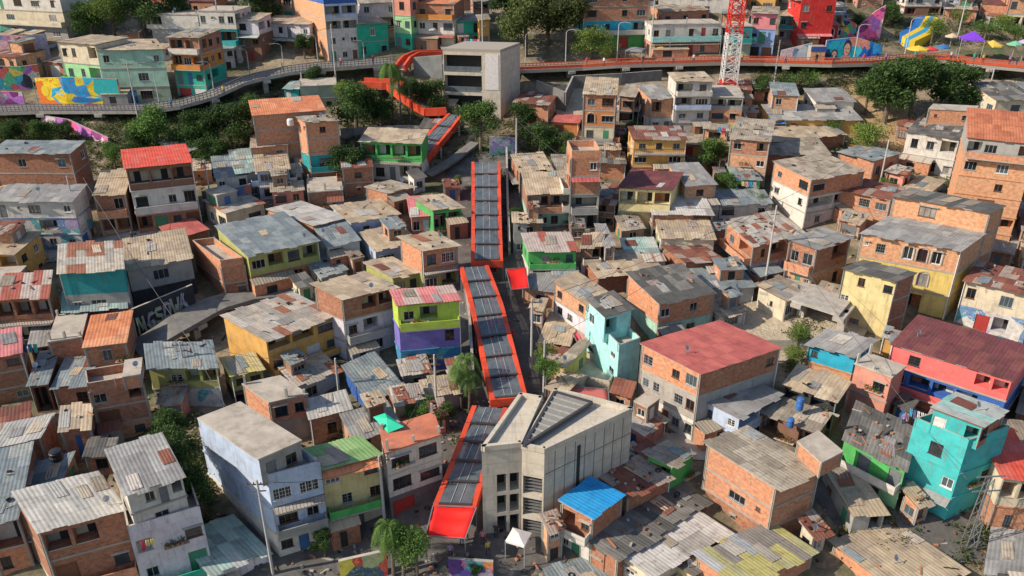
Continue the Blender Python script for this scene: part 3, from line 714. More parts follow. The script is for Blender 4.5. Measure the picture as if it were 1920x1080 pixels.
H('small red house with pink arched door beside the scarlet tower', (1546,46), (1576,46), 4, 84, 1, 'pinkr', ['rd'], 'a')
H('grey-white house behind the yellow and blue slide', (1700,-8), (1772,-8), 6, 32, 2, 'gray', ['wh','bn'], 'w W . w|g . g')
H('cream-roofed house left of the dark brick wall at the top edge', (1776,-8), (1832,-6), 6, 28, 2, 'tan', ['lb','gr'], 'w . w|g g')
H('dark brick house wall near the top right corner', (1838,6), (1892,10), 6, 50, 2, 'maroon', ['bd','bd'], '. .|. w')
H('brick and cream stacked house in the top right corner', (1894,-6), (1960,-4), 6, 60, 2, 'fc', ['bp','cr'], 'w . w|g g')
# ---------------- second tier, below the walkway
H('orange slab-roofed brick house in the shade below the concrete station', (472,217), (612,206), 7, 330, 4, 'oran', ['br','br','br','gr'], '.|.|.|.', '.', '.|.|.|.', rise=.3)
H('tall orange brick corner house with a teal lower balcony', (571,229), (637,225), ('D',521,221), 352, 4, 'fc', ['br','br','te','br'], '. w .|. . .|=te W|w .', '.|.|.|.', '. t|. .|.|.', lim=8, rise=.1)
H('low orange brick house with cream corner in front of the orange slab roof', (468,276), (541,271), 6, 332, 2, 'fc', ['br','cr'], '. w|d w', rise=.2)
H('blue and white cottage with a cream roof below the orange brick house', (478,322), (545,316), 6, 378, 1, 'tan', ['lb'], '=rd W W', rise=.6)
H('long two-storey house with green open gallery above white ground floor', (672,264), (792,268), 4, 345, 2, 'tan', ['gn','wh'], '=rd g g g g|w W d g g', '.|.', rise=.5)
H('four-level brick, orange and green house with a weathered grey roof', (1092,176), (1158,178), 7, 298, 4, 'tan', ['br','bo','cr','lg'], 'w W|a W|=gr w d|w w', rise=.6)
H('dark timber lean-to hanging behind the brick and orange house', (1160,180), (1192,182), 6, 236, 2, 'fc', ['bd','dk'], 'W|g')
H('low orange brick house behind the round bright green tree', (960,192), (1030,197), 5, 236, 1, 'rust', ['br'], '. w .')
H('red painted hut with a red sheet roof under the retaining wall', (1032,229), (1086,231), ('D',1044,214), 256, 1, 'redp', ['bo'], 'D .', rise=.4)
H('white upper house with a pale roof and a dark stain, beside the mast foot', (1266,153), (1340,152), ('D',1251,136), 256, 4, 'tan', ['wh','wh','wh','wh'], '=wh g w|=lb g W|w w|d w', '.|.|.|.', '.', rise=.2, lim=8)
H('low white and brick wing with a grey roof left of the pale roofed house', (1220,186), (1268,184), 6, 256, 2, 'gray', ['bp','wh'], 'g .|w d', rise=.5)
H('narrow brick house hung with washing below the lattice mast', (1334,182), (1394,184), 7, 253, 3, '#', ['gr','br','yl'], 'g g|W w|w .')
H('orange shed with a rusty roof right of the mast foot', (1346,166), (1412,168), 5, 205, 1, 'rust', ['br'], '. . w')
H('orange and yellow house above the maroon roof', (1186,262), (1290,262), 5, 338, 3, 'rust', ['og','og','br'], '=rd w w w|W . W|. W . W', rise=.3)
H('brick house under a long beige roof, washing beneath', (1368,259), (1446,266), 7, 352, 2, 'fc', ['bd','bp'], 'w . g|. . w', '.', '.', rise=.8, lim=14)
H('low annex with a long beige roof right of the brown brick house', (1448,265), (1588,251), 5, 305, 1, 'tan', ['bd'], '. w . .', rise=.6)
H('blue-roofed shed with vivid green door next to the white corner house', (1379,337), (1430,337), 5, 378, 1, 'bg', ['gn'], 'D .')
H('small white house with a grey gable roof left of the sandy bank', (1448,178), (1500,180), 5, 232, 2, 'bg', ['bp','wh'], 'w .|. W', rise=.6)
H('white cottage with one window left of the sandy bank', (1528,190), (1606,190), 5, 225, 1, 'gray', ['wh'], '. w .', rise=.6)
H('low yellow-orange house with potted plants on its grey roof', (1446,224), (1618,224), 5, 256, 1, 'gray', ['og'], 'w d . w d .', rise=.7)
H('orange brick box house at the right edge of the sandy bank', (1742,205), (1827,209), ('C',1873,202), 290, 2, '#', ['br','br'], 't . w|. .', '.|.')
H('white house with a dark gable roof on the right edge of the photo', (1868,188), (1950,186), 6, 262, 2, 'dark', ['cr','aq'], '. W .|^fc D .', rise=1.0)
H('three-level orange brick house with a terracotta tile roof on the right edge', (1812,258), (1950,272), 8, 475, 4, 'tile', ['gr','bp','bp','bp'], '=br g W . g|W . W .|. . w .|. D .', '.', '.|.|.|.', rise=1.4)
H('white house with blue windows below the orange box house', (1698,247), (1802,262), 7, 340, 2, 'dark', ['wh','wh'], 'w w g|w d w w', '.', '.|w', rise=.3)
H('small tan roofed hut between the white house and the brick gallery', (1690,352), (1742,364), 5, 385, 1, 'tan', ['cr'], '. .')
H('shed with a grey tin roof and orange brick gable behind the big white house', (1570,284), (1640,302), ('C',1690,288), 345, 1, 'bg', ['br'], '. .', 'w d', '.', rise=.2)
H('long low grey roof above the white corner house', (1424,290), (1560,290), 5, 330, 1, 'fc', ['bd'], '. w . .', rise=.7)
# ---------------- left block
H('brick house with two white framed windows and flat grey roof on the left edge', (-25,287), (132,288), ('C',161,264), 400, 3, 'bg', ['bd','bd','gr'], '. w . w|. . .|.', '. w|.|.', rise=.1)
H('white house with brown door above a graffiti painted ground floor on the left edge', (-20,378), (137,377), ('C',164,346), 470, 2, 'gray', ['wh','gf'], 'd t W . w|t . g .', '.|.', rise=.5)
H('house under a coral red roof with an open top gallery', (232,317), (362,304), ('D',226,281), 443, 3, 'coral', ['bn','wh','bd'], 'g g g|=wh W . w W|g D w D', '.|.|.', '.|.|.', rise=.3)
H('narrow brick house with a pale patched roof left of the coral roof', (172,367), (236,362), 6, 447, 2, 'tan', ['bd','bd'], '=br . W|g g', '.|.', '.', rise=.9)
H('small brown brick house behind the coral roof', (343,286), (388,274), 5, 330, 1, 'gray', ['bd'], '. .')
H('white cottage with a fading blue and cream roof', (402,334), (466,327), 6, 388, 1, 'bg', ['wh'], 'w . w', rise=.8)
H('white wall house hidden behind the blue cottage', (440,325), (500,318), 7, 376, 1, 'teal', ['gr'], 'w . w', rise=.8)
H('house under a big faded blue-green roof, yellow gallery below', (462,480), (600,450), ('D',402,424), 560, 2, 'bg', ['ol','bd'], 'W g W g|W D g .', '.|.', '.|.', rise=.7, lim=12)
H('unfinished roofless brick house with a white drawing on its wall', (415,502), (458,496), ('D',362,463), 562, 2, '_br', ['br','bd'], '. .|. w', '.|.', '.', lim=8)
H('orange brick wall house below the red strip roof', (326,448), (394,430), 4, 480, 1, 'redp', ['bd'], '. .', rise=.2)
H('house with a mossy mosaic roof over a teal upper wall', (106,511), (234,504), ('C',230,452), 640, 3, 'mix', ['te','gr','bn'], '. . .|w W .|.', '.', '.', rise=.8)
H('house with red balcony and white pierced railing under a corrugated grey roof', (114,585), (240,575), ('C',238,541), 652, 2, 'teal', ['sc','dk'], '=wh g g g|g g g', '.|.', '.', rise=.5)
H('grey block house with a broad streaked beige roof', (234,508), (362,482), ('D',229,450), 590, 2, 'tan', ['gr','dk'], '. W .|. .', 'w|.', '.', rise=.3)
H('house with a rusty red tile roof on the left edge', (-20,563), (93,556), ('C',99,510), 655, 2, 'redm', ['bd','dk'], '=rd g g g|g g', '.', '.', rise=.9)
H('brick house with a pink and beige roof cut by the left edge', (-40,676), (43,661), ('C',41,612), 765, 3, 'pinkr', ['bd','bd','bd'], '. W|. .|. w', 'w|.|.', '.', rise=.9)
H('dark shack with two tiers of pale tin roofs', (50,652), (92,645), 5, 700, 1, 'gray', ['bn'], 'g', rise=.3, cat='shack')
H('lower dark shack with a pale blue tin roof', (49,722), (92,716), 5, 775, 1, 'bg', ['bn'], 'G', rise=.3, cat='shack')
H('brick house with an orange sheet roof and one big window', (153,653), (238,642), 5, 738, 2, 'oran', ['bd','bd'], '. W .|. w', '.|.', '.', rise=.5)
H('brown brick house stepped behind the orange sheet roof', (92,642), (152,633), 5, 720, 2, '#', ['bd','bd'], '. .|w W')
H('brick house with a blue tin roof left of the brick terrace', (94,727), (166,720), 5, 775, 1, 'bg', ['bd'], '. W', rise=.4)
H('brick house with a sunlit roof terrace and a small orange chimney box', (167,735), (268,718), ('C',262,696), 832, 3, '_bd', ['bd','bd','bp'], 'W . g|D .|. w', '.|.|.')
H('', (232,708), (262,703), 2.5, 730, 1, '#', ['br'], '.', plus=True)
H('house with pale corrugated roof and blue and brick front on the left edge', (-20,842), (76,822), ('C',104,775), 905, 1, 'lt', ['bd'], 'W . t .', '.', '.', rise=.5)
H('small brick house under a tan corrugated roof', (108,806), (172,800), ('C',173,766), 868, 1, 'tan', ['bd'], '. d .', rise=.6)
H('low house with blue shaded tin roofs behind the big grey roofs', (-30,940), (120,895), ('C',170,838), 985, 1, 'bg', ['bd'], '. W .', rise=.3)
H('house under a dark blue-green roof, painted shop walls below', (274,692), (410,688), ('C',400,642), 770, 2, 'bg', ['ol','gf'], '. W g g|D D .', '.', '.', rise=.6)
H('yellow house with a sunlit yellow roof next to the dark blue-green roof', (430,706), (498,692), ('D',410,672), 765, 2, 'yel', ['ol','dk'], 'w w|g .', '.', '.', rise=.4)
H('ochre house under a wide rusty white roof with a balcony and outside stair', (497,639), (637,590), ('D',412,592), 735, 3, 'mix', ['og','og','lb'], 'g g W|=og w d D w|W W W .', '.|.|.', '.|.|.', rise=.5, lim=12)
H('lavender house under a tan patchwork roof', (640,562), (745,536), ('D',584,534), 682, 3, 'tan', ['bd','lc','lc'], '. g g|=gr w g .|W . w .', '.|.|.', '.|.|.', rise=.3, lim=10)
H('house behind the lavender one with a tan roof of lapped sheets', (735,522), (792,510), ('D',680,492), 565, 2, 'tan', ['ol','bn'], 'W d|g g', '.', '.', rise=.5)
H('lime, violet and blue mural house under a pink roof', (742,573), (866,563), ('D',736,556), 702, 3, 'pinkr', ['lm','pu','gb'], '=lm w g ^g|. . w|. w .', '.|.|.', '.', rise=.4)
H('deep blue house with a half sunlit roof and white gallery', (690,752), (756,720), ('D',640,688), 786, 1, 'bg', ['bl'], '=wh g g', '.', '.', rise=.5, lim=11)
H('shack with a small tan roof in the yard beside the blue house', (798,746), (866,734), ('D',790,724), 778, 1, 'tan', ['gr'], 'g .', rise=.3, cat='shack')
H('house with a grey and white roof left of the escalator, brick side wall', (587,424), (656,407), ('D',497,392), 470, 1, 'lt', ['br'], 'g g', '.', '. w .', rise=.4, lim=12)
H('long white and blue stained house with a tan roof', (656,418), (752,400), ('D',620,388), 462, 1, 'tan', ['lb'], '. w . w t', '.', '.', rise=.5)
H('low red brick block between the long galleries', (578,362), (642,357), 5, 400, 1, '#', ['bd'], '. .')
H('brick box house with a tan gable roof left of the straight escalator', (726,362), (779,349), ('D',682,350), 400, 2, 'fc', ['br','br'], '. w|.', '.', '.|.', rise=.2)
H('house with a pale sunlit roof and green screened porch by the escalator', (810,395), (870,387), ('D',775,372), 445, 1, 'tan', ['gn'], 'g g', '.', '.', rise=.5)
H('small house with a red tiled lean-to and white side wall', (768,407), (828,403), 5, 445, 1, 'pinkr', ['sp'], 'W d W', rise=.6)
H('small white and blue house with a shaded porch', (612,463), (678,450), 5, 505, 1, 'bg', ['wh'], 'G .', rise=.6)
H('orange brick box house with a tan roof and iron balcony beside the escalator', (790,470), (862,458), ('D',737,447), 555, 2, 'tan', ['br','ol'], '=rd w W|W g', '.|.', '.|.', rise=.35)
H('low house with a pale blue roof behind the lapped tan roof', (600,520), (655,505), 5, 545, 1, 'bg', ['gr'], '. .', rise=.5)
# ---------------- centre right
H('brick house with a pale roof at the top of the stair beside the straight escalator', (972,321), (1038,317), 5, 372, 2, 'tan', ['bd','bd'], '. W|. .', rise=.5)
H('house with brick arcade balcony and green ground floor beside the escalator', (986,364), (1076,361), 5, 432, 2, 'tan', ['bd','mt'], '=br g g|. w w .', '.', '.', rise=.8)
H('blue balcony house between the pale roof and the brick tower', (1036,318), (1070,318), 5, 360, 1, 'fc', ['gr'], '=lb g', rise=.3)
H('slim brick tower house with a red awning and grey frame below', (1072,296), (1126,295), 4, 432, 4, '_br', ['br','br','gr','gr'], '. w|^redp .|=gr g|G', '.|.|.|.')
H('yellow house with a broad maroon roof', (1157,352), (1262,357), ('C',1283,323), 434, 2, 'maroon', ['yl','yl'], '=yl g g g|w w . .', '.|.', '.', rise=.5)
H('dark brown stair house between the brick tower and the yellow house', (1114,380), (1156,384), 6, 432, 2, 'rust', ['bn','bd'], 'g|g', rise=.3)
H('blue house with a pink painted mural and a grey roof', (1284,348), (1346,345), 6, 406, 2, 'gray', ['bp','gp'], '. W .|. . .', '.', '.', rise=.6)
H('house with a white-framed brick panel and pale roof terrace', (1222,402), (1340,402), 6, 452, 2, 'white', ['bd','gr'], '. . g|g . .', '.', rise=.5)
H('green house under a red and cream chequered tin roof', (988,471), (1085,469), ('D',976,437), 533, 2, 'redm', ['gn','wh'], '=gn . w . w|w D d .', '.', 'w|.', rise=.5)
H('house with a brown open gallery right of the green house', (1087,464), (1130,462), ('C',1135,438), 523, 2, 'tan', ['bn','lc'], '=cr g|. w', rise=.6)
H('narrow brick house with a tin cap beside the brown gallery', (1132,462), (1156,461), 5, 520, 2, 'gray', ['bd','bd'], 'w|.')
H('house under twisted teal-grey metal sheets', (1175,486), (1242,482), ('D',1162,450), 512, 1, 'teal', ['gr'], '. .', rise=.6)
H('low house with beige eaves between the metal sheets and the framed panel', (1236,446), (1344,448), 6, 492, 1, 'tan', ['cr'], '. w . .', rise=.5)
H('brick house with a rusty red roof and whitewashed side wall', (1284,492), (1362,487), ('D',1240,462), 532, 1, 'rust', ['bd'], '. .', '.', '. .', rise=.3)
H('long brick wall house with a cream ledge roof', (1120,520), (1246,505), 5, 560, 1, 'tan', ['bd'], '. . .', '.', '.', rise=.3)
H('worn pink house with a flat tan roof stepping down to the alley', (1100,572), (1150,552), ('D',1036,528), 660, 3, 'tan', ['bp','lc','sp'], '. .|. .|. .', '.', 'w . w|w w .|. w .', rise=.2, lim=10)
H('orange brick house with a black weathered roof behind the turquoise house', (1236,571), (1345,549), 6, 650, 2, 'dark', ['br','mt'], 'w . w .|. w w .', '.|.', '. .|.', rise=.5, lim=11)
H('pale turquoise house stepping down a corner, planted terrace on top', (1160,662), (1200,648), ('D',1098,596), 748, 3, '_aq', ['aq','aq','aq'], '. .|. .|D .', '.|.|.', '. . w|W . w|w d w', lim=10)
H('', (1133,594), (1190,578), ('D',1099,562), 645, 1, 'dark', ['aq'], 'g .', '.', 'w .', plus=True, rise=.2)
H('large house with a broad salmon red roof, orange brick over a white ground floor', (1313,702), (1468,652), ('D',1198,644), 832, 3, 'redp', ['br','cc','wh'], '. . . . w|. .|.', '.|.|.', 'W . w W|w w . W W|W . d W w', rise=.15, lim=14, Fc=['bd','gr','gr'])
H('low white and blue house with a grey tin roof beside the large salmon roof', (1388,786), (1470,738), ('D',1312,748), 850, 1, 'gray', ['lb'], 'g g', '.', 'W . w', rise=.2, lim=12)
H('brick house with a rust and stone littered tin roof and orange side', (1412,462), (1514,438), ('D',1360,416), 535, 2, 'mix', ['br','gf'], 'w g .|. w .', '.', '=br w g|w .', rise=.3, litter=26)
H('big white corner house with brick top floor and a pale streaked roof', (1521,338), (1624,320), ('D',1449,303), 432, 3, 'fc', ['br','wh','wh'], 'W . .|g g|w .', '.', 'w . W|w . w|. . .', rise=.15, lim=11)
H('orange brick house with small square windows left of the big gallery', (1549,350), (1672,376), ('C',1700,352), 440, 2, 'rust', ['br','br'], 'w . W W|w . w . .', '.', '.', rise=.1)
H('large brick house with one wide window above the grey lean-to roof', (1672,366), (1858,400), ('C',1888,386), 560, 3, 'dark', ['bp','bp','bd'], '. W . .|. . .|.', '.|.|.', '.', rise=.2)
H('brick hall with three arched windows and a smooth grey roof over a yellow floor', (1612,437), (1806,470), ('C',1853,436), 600, 3, 'gray', ['bp','ye','ye'], 't W . a a a .|. . . a .|. . G .', '.|.|.', '.', rise=.35, litter=0)
H('brick house with a rusted grey roof and an overhanging lower balcony', (1532,468), (1600,444), ('D',1476,449), 562, 2, 'gray', ['bd','bp'], '. g|. w', '.', '=br w W|w d w', rise=.2)
H('plain yellow house with dark slab roof and five small windows', (1578,502), (1684,527), ('C',1729,514), 640, 3, 'dark', ['yl','yl','yl'], '. w . w|w . . .|. w . .', '.|.|.', '.', rise=.1, Rc=['bd','bd','bd'], litter=0)
H('cream house with a rubble strewn roof and graffiti covered ground floor', (1806,524), (1950,556), ('D',1832,490), 650, 2, 'rust', ['cr','gf'], 'w . W .|. D g .', '.', '.|.', rise=.5, litter=20)
# ---------------- lower right
H('low rusted roof behind the pink-red house', (1690,622), (1935,676), ('D',1672,597), 690, 1, 'rust', ['bd'], '.', '.', '.', rise=.3, litter=14)
H('long pink-red house with a maroon roof, red balcony panel and washing below', (1668,645), (1902,716), ('C',1945,652), 830, 3, 'maroon', ['pr','bl','sp'], '. W . . . g g|=pr W g g g W|. . . d .', '.|.|.', 'w|.|.', rise=.3, lim=9)
H('salmon house with one dark window below the cyan house', (1604,683), (1672,708), ('C',1692,692), 800, 2, '#', ['sp','sp'], '. w|. .', '.|.', '.|.')
H('cyan house with a wide grey roof', (1512,643), (1606,670), ('C',1645,640), 735, 2, 'gray', ['cy','bp'], 'w . . .|. w .', '.|.', '.', rise=.4)
H('house with junk filled balcony above a folded tan sheet roof', (1466,720), (1572,754), ('C',1598,716), 820, 2, 'tan', ['dk','bn'], 'g g|g g', '.', '.', rise=.5)
H('brown low house with blue barrels behind the black rubble roof', (1424,772), (1536,812), ('C',1560,778), 858, 1, 'fc', ['bn'], 'g . g', '.', rise=.3)
H('green and white house under a black rubble covered roof', (1578,824), (1702,886), ('C',1722,806), 965, 2, 'dark', ['gn','lg'], '=wh . D . D|. . w .', '.', '.', rise=.5, litter=26)
H('tall turquoise corner house with a patchwork roof box on its terrace', (1812,842), (1888,816), ('D',1712,800), 978, 3, '_tq', ['tq','tq','tq'], '. .|. w|. .', '.', '. W .|. . W|^gray G D .', lim=9)
H('', (1846,802), (1893,770), ('D',1744,764), 846, 1, 'tpat', ['tq'], 'w .', '.', 'D . g', plus=True, Fc=['bd'], rise=.2, lim=8)
H('large plain orange brick block with a beige tin roof and a rooftop box', (1455,917), (1543,880), ('D',1321,832), 1034, 3, 'fc', ['br','br','bd'], '. .|. .|t .', '.|.|.', '. . .|. W t|. t .', rise=.2, lim=14)
H('', (1540,868), (1578,848), ('D',1497,830), 895, 1, '#', ['br'], '.', '.', '.', plus=True, lim=5)
H('grey and yellow patchwork roof house at the bottom edge', (1388,1105), (1532,1032), ('D',1302,1042), 1190, 2, 'patch', ['br','bd'], '. w .|. .', '.', '. .|.', rise=.4)
H('brick house with a wide plain concrete coloured roof at the bottom edge', (1700,1126), (1812,1066), ('D',1558,1018), 1210, 2, 'tan', ['br','br'], '. .|. w', '.', '. . .|. w .', rise=.2)
H('shack with a tan board roof behind the plain concrete coloured roof', (1600,968), (1668,962), 5, 1010, 1, 'tan', ['gr'], '. g', rise=.5, cat='shack')
H('brick house with a red roof edge and rooftop porch on the right edge', (1878,896), (1960,905), 6, 1010, 2, 'coral', ['cr','br'], 'g g|. w .', '.', '.|.', rise=.2)
H('grey tin roof shack in the bottom right corner', (1845,1068), (1950,1080), ('C',1960,1000), 1120, 1, 'gray', ['gr'], '. w', rise=.5, cat='shack')
H('white house with a bright blue tin roof beside the lower station', (1112,974), (1173,927), ('D',1046,938), 1062, 2, 'blue', ['bd','wh'], '. .|. .', '.', '=wh g w|w D .', rise=.3, lim=9)
H('brick house with a rusted sheet roof behind the bright blue roof', (1178,934), (1262,893), ('D',1118,892), 985, 1, 'rust', ['bd'], '. . .', '.', '.', rise=.2, litter=22)
H('small bright green house below the large brick block', (1262,876), (1308,850), ('D',1212,852), 925, 1, 'fc', ['gn'], '. .', '.', 'G', rise=.2)
H('orange brick hut among rusty sheets', (1232,872), (1258,852), ('D',1200,850), 905, 1, 'rust', ['br'], '. .', '.', '.', rise=.1, cat='shack')
H('rusty patched roof between the lower station and the brick hut', (1152,900), (1228,858), ('D',1120,872), 935, 1, 'mix', ['bd'], '. .', '.', '.', rise=.1, litter=20)
H('long house with a mossy dark roof running down to the bottom edge', (1158,1052), (1330,938), ('D',1100,1014), 1110, 2, 'dark', ['bd','cr'], '. . .|. . .', '.', 'W .|. .', rise=.2, litter=16)
H('house with white and grey tin sheets at the bottom edge', (1222,1084), (1372,996), ('D',1162,1040), 1150, 2, 'white', ['cr','yl'], '. . w|. w .', '.', 'w .|.', rise=.2)
H('flat blue-grey tin roof house cut by the bottom edge', (1060,1130), (1170,1088), ('D',1020,1072), 1180, 1, 'bg', ['lc'], '. w', rise=.1)
H('small yellow house squeezed between white sheets and patchwork roof', (1300,1080), (1352,1050), ('D',1262,1056), 1120, 1, 'dark', ['yl'], 'w .', '.', '.', rise=.1)
# ---------------- lower left foreground
H('brick house with a big grey sheet roof in the bottom left corner', (68,1000), (240,956), ('D',20,922), 1165, 3, 'lt', ['bd','bd','cr'], 'g g .|=br D . w|. w', '.|.|.', '.|.|.', rise=.5)
H('pale pink three-storey house with a roof terrace and teal balcony in the foreground', (243,1005), (378,966), ('C',345,868), 1150, 3, '_lc', ['lc','lc','lc'], 'w . W|=tg w . D|.', 'w|.|.', '.|.|.', lim=13)
H('', (232,930), (348,892), ('C',305,812), 1005, 1, 'gray', ['wh'], '. W d g', '.', '.', plus=True, rise=.3, lim=10)
H('brick house with a porch cut by the bottom left edge', (-40,985), (36,968), 8, 1090, 2, 'bg', ['bd','bd'], 'G|w .', rise=.4)
H('white and mauve house under a dark green-grey roof at the bottom edge', (391,1078), (508,1034), ('C',440,966), 1130, 1, 'teal', ['lc'], 'w . w', '.', '.', rise=.4)
H('pale blue corner house with balconies and a brick rooftop room in the foreground', (503,908), (602,882), ('D',372,800), 1045, 3, '_lb', ['lb','lb','wh'], '=rd W W|=gr W w|w d W', '.|.|.', '.|.|.', lim=14)
H('', (485,862), (563,828), ('D',374,786), 912, 1, '#', ['gr'], 'd w', '.', '.', plus=True, lim=10, Lc=['lb'])
H('orange brick box house with a pale slab roof behind the pale blue corner house', (505,756), (575,740), ('D',437,726), 835, 2, '#', ['br','br'], 'W w|. .', '.|.', '. .|.')
H('brick house with a half shaded pale roof beside the brick box', (578,787), (662,766), ('D',567,750), 840, 2, 'lt', ['bp','bd'], '. w .|. .', '.', '.', rise=.3)
H('tan three-storey house with a grass green roof', (600,882), (719,852), ('C',676,816), 1010, 3, 'green', ['yl','yl','cr'], '^oran W . W|=gn . W . W|. D .', '.|.|.', '.', rise=.3)
H('white corner house with big windows and a red painted roof terrace', (724,850), (826,816), ('C',812,776), 975, 3, '#o', ['wh','wh','dg'], 'W W|W W|D .', 'w|w|.', '.', rise=.2)
H('shack with a dark tan roof on posts left of the turquoise house', (1008,640), (1070,648), 5, 672, 1, 'tan', ['bn'], 'G G', rise=.5, cat='shack')
H('cream slab terrace house below the turquoise house', (1058,712), (1142,730), 4, 752, 1, '_cr', ['cr'], 'd . w')
H('narrow yellow painted house behind the bamboo-like tree', (1038,682), (1060,690), 4, 735, 2, 'fc', ['ye','ye'], 'w|d')
H('row of rusted roofs along the side wall of the long station hall', (1112,912), (1204,846), ('D',1078,892), 945, 1, 'rust', ['bd'], '. w .', '.', '.', rise=.1, litter=14)
# ------------------------------------------------------------------ ground
def ground_mat():
    n = NT('hillside_earth', .95, .1); v = n.coord('Object', rnd=False)
    a = n.noise(v, .12, 6, .65); b = n.noise(v, 1.3, 6, .7)
    c = n.ramp(a, [(.35, (.08, .10, .045)), (.47, (.16, .135, .09)), (.55, (.25, .20, .14)), (.7, (.33, .26, .17))])
    c = n.mix(1, c, n.ramp(b, [(.3, .6), (.7, 1.35)]), 'MULTIPLY')
    n.bump(b, .6, .15); return n.out(c)
mb = MB(); xs = [-400, -250, -160] + [-110 + i * 2.2 for i in range(101)] + [160, 250, 400]
ys = [-150, -80, -40, 0, 15] + [24 + i * 2.2 for i in range(70)] + [190, 220, 260, 300, 360, 420]
for i in range(len(xs) - 1):
    for j in range(len(ys) - 1):
        mb.face([(x, y, ground(x, y)) for x, y in ((xs[i], ys[j]), (xs[i + 1], ys[j]), (xs[i + 1], ys[j + 1]), (xs[i], ys[j + 1]))])
g = mb.build('ground', ground_mat(), weld=True, smooth=True); tag(g, 'steep earth hillside under the houses', 'ground', kind='structure')
# ------------------------------------------------------------------ sky and sun
SUN_EL = R(34); SUN_AZ = R(194)      # direction towards the sun, measured from +X counter-clockwise
w = bpy.data.worlds.new('World'); SC.world = w; w.use_nodes = True
bg = w.node_tree.nodes['Background']; sk = w.node_tree.nodes.new('ShaderNodeTexSky'); sk.sky_type = 'NISHITA'; sk.sun_disc = False
sk.sun_elevation = SUN_EL; sk.sun_rotation = math.pi / 2 - SUN_AZ; sk.air_density = 1.0; sk.dust_density = 1.0
w.node_tree.links.new(sk.outputs[0], bg.inputs[0]); bg.inputs[1].default_value = .12
sl = bpy.data.lights.new('sun', 'SUN'); sl.energy = 4.5; sl.angle = R(.5); sl.color = (1, .885, .73)
so = bpy.data.objects.new('sun', sl); COL.objects.link(so)
sd = Vector((math.cos(SUN_EL) * math.cos(SUN_AZ), math.cos(SUN_EL) * math.sin(SUN_AZ), math.sin(SUN_EL)))
so.rotation_euler = sd.to_track_quat('Z', 'Y').to_euler()
SC.view_settings.view_transform = 'Standard'; SC.view_settings.look = 'None'; SC.view_settings.exposure = .42; SC.view_settings.gamma = 1
# ------------------------------------------------------------------ low infill houses squeezed between the surveyed ones
for poly in ([(866, 270), (955, 270), (960, 500), (1000, 640), (1012, 760), (960, 840), (905, 1090), (760, 1090), (850, 800), (890, 740), (862, 560)],
             [(0, 160), (480, 110), (830, 80), (830, 215), (640, 300), (560, 175), (470, 215), (460, 300), (150, 320), (0, 265)], [(970, 95), (1920, 90), (1920, 165), (1860, 165), (1640, 240), (1740, 300), (1640, 310), (1560, 230), (1500, 160), (1250, 150), (1100, 225), (1000, 300), (860, 290), (940, 210)],
             [(860, 200), (1060, 215), (1080, 300), (860, 300)], [(840, 270), (880, 260), (840, 340), (800, 340)],
             [(1400, 600), (1570, 604), (1570, 640), (1520, 690), (1480, 690), (1410, 640)], [(520, 1015), (760, 985), (1010, 960), (1010, 1090), (520, 1090)], [(280, 790), (380, 790), (420, 1000), (380, 1000)], [(252, 560), (480, 540), (420, 640), (262, 700)],
             [(1680, 30), (1800, 45), (1920, 60), (1920, 110), (1590, 110), (1590, 20)], [(920, -20), (1090, -20), (1090, 120), (920, 120)], [(150, -20), (270, -20), (270, 60), (150, 60)],
             [(1560, 885), (1700, 990), (1900, 960), (1860, 1070), (1660, 1000), (1560, 960)]): reserve(poly)
def nick(l):
    for s in (' beside', ' behind', ' in front', ' on the', ' at the', ' under', ' below', ' next', ' left', ' right', ' above', ' cut', ' between', ' stepping', ' squeezed', ' running', ' wedged', ' among', ' with', ' of', ' over'):
        i = l.find(s)
        if i > 12: 
            c = l[:i]
            if len(c.split()) >= 3: l = c; break
    return ' '.join(l.split()[:7]).rstrip(',')
FR_ = random.Random(21); USED = set(); NF = 0; LEAN[0] = 0
WC = [('br', 'brick'), ('bd', 'dark brick'), ('br', 'orange brick'), ('bd', 'brown brick'), ('gr', 'grey'), ('cr', 'cream'), ('bp', 'pale brick'), ('bp', 'dusty brick'), ('wh', 'white'), ('og', 'ochre'), ('lb', 'pale blue'), ('sp', 'salmon')]
RC = [('fc', 'weathered grey-brown'), ('tan', 'tan'), ('gray', 'grey'), ('dark', 'dark'), ('rust', 'rusty'), ('mix', 'rust and white'), ('bg', 'blue-grey'), ('tan', 'beige'), ('fc', 'faded brown'), ('rust', 'rust red')]
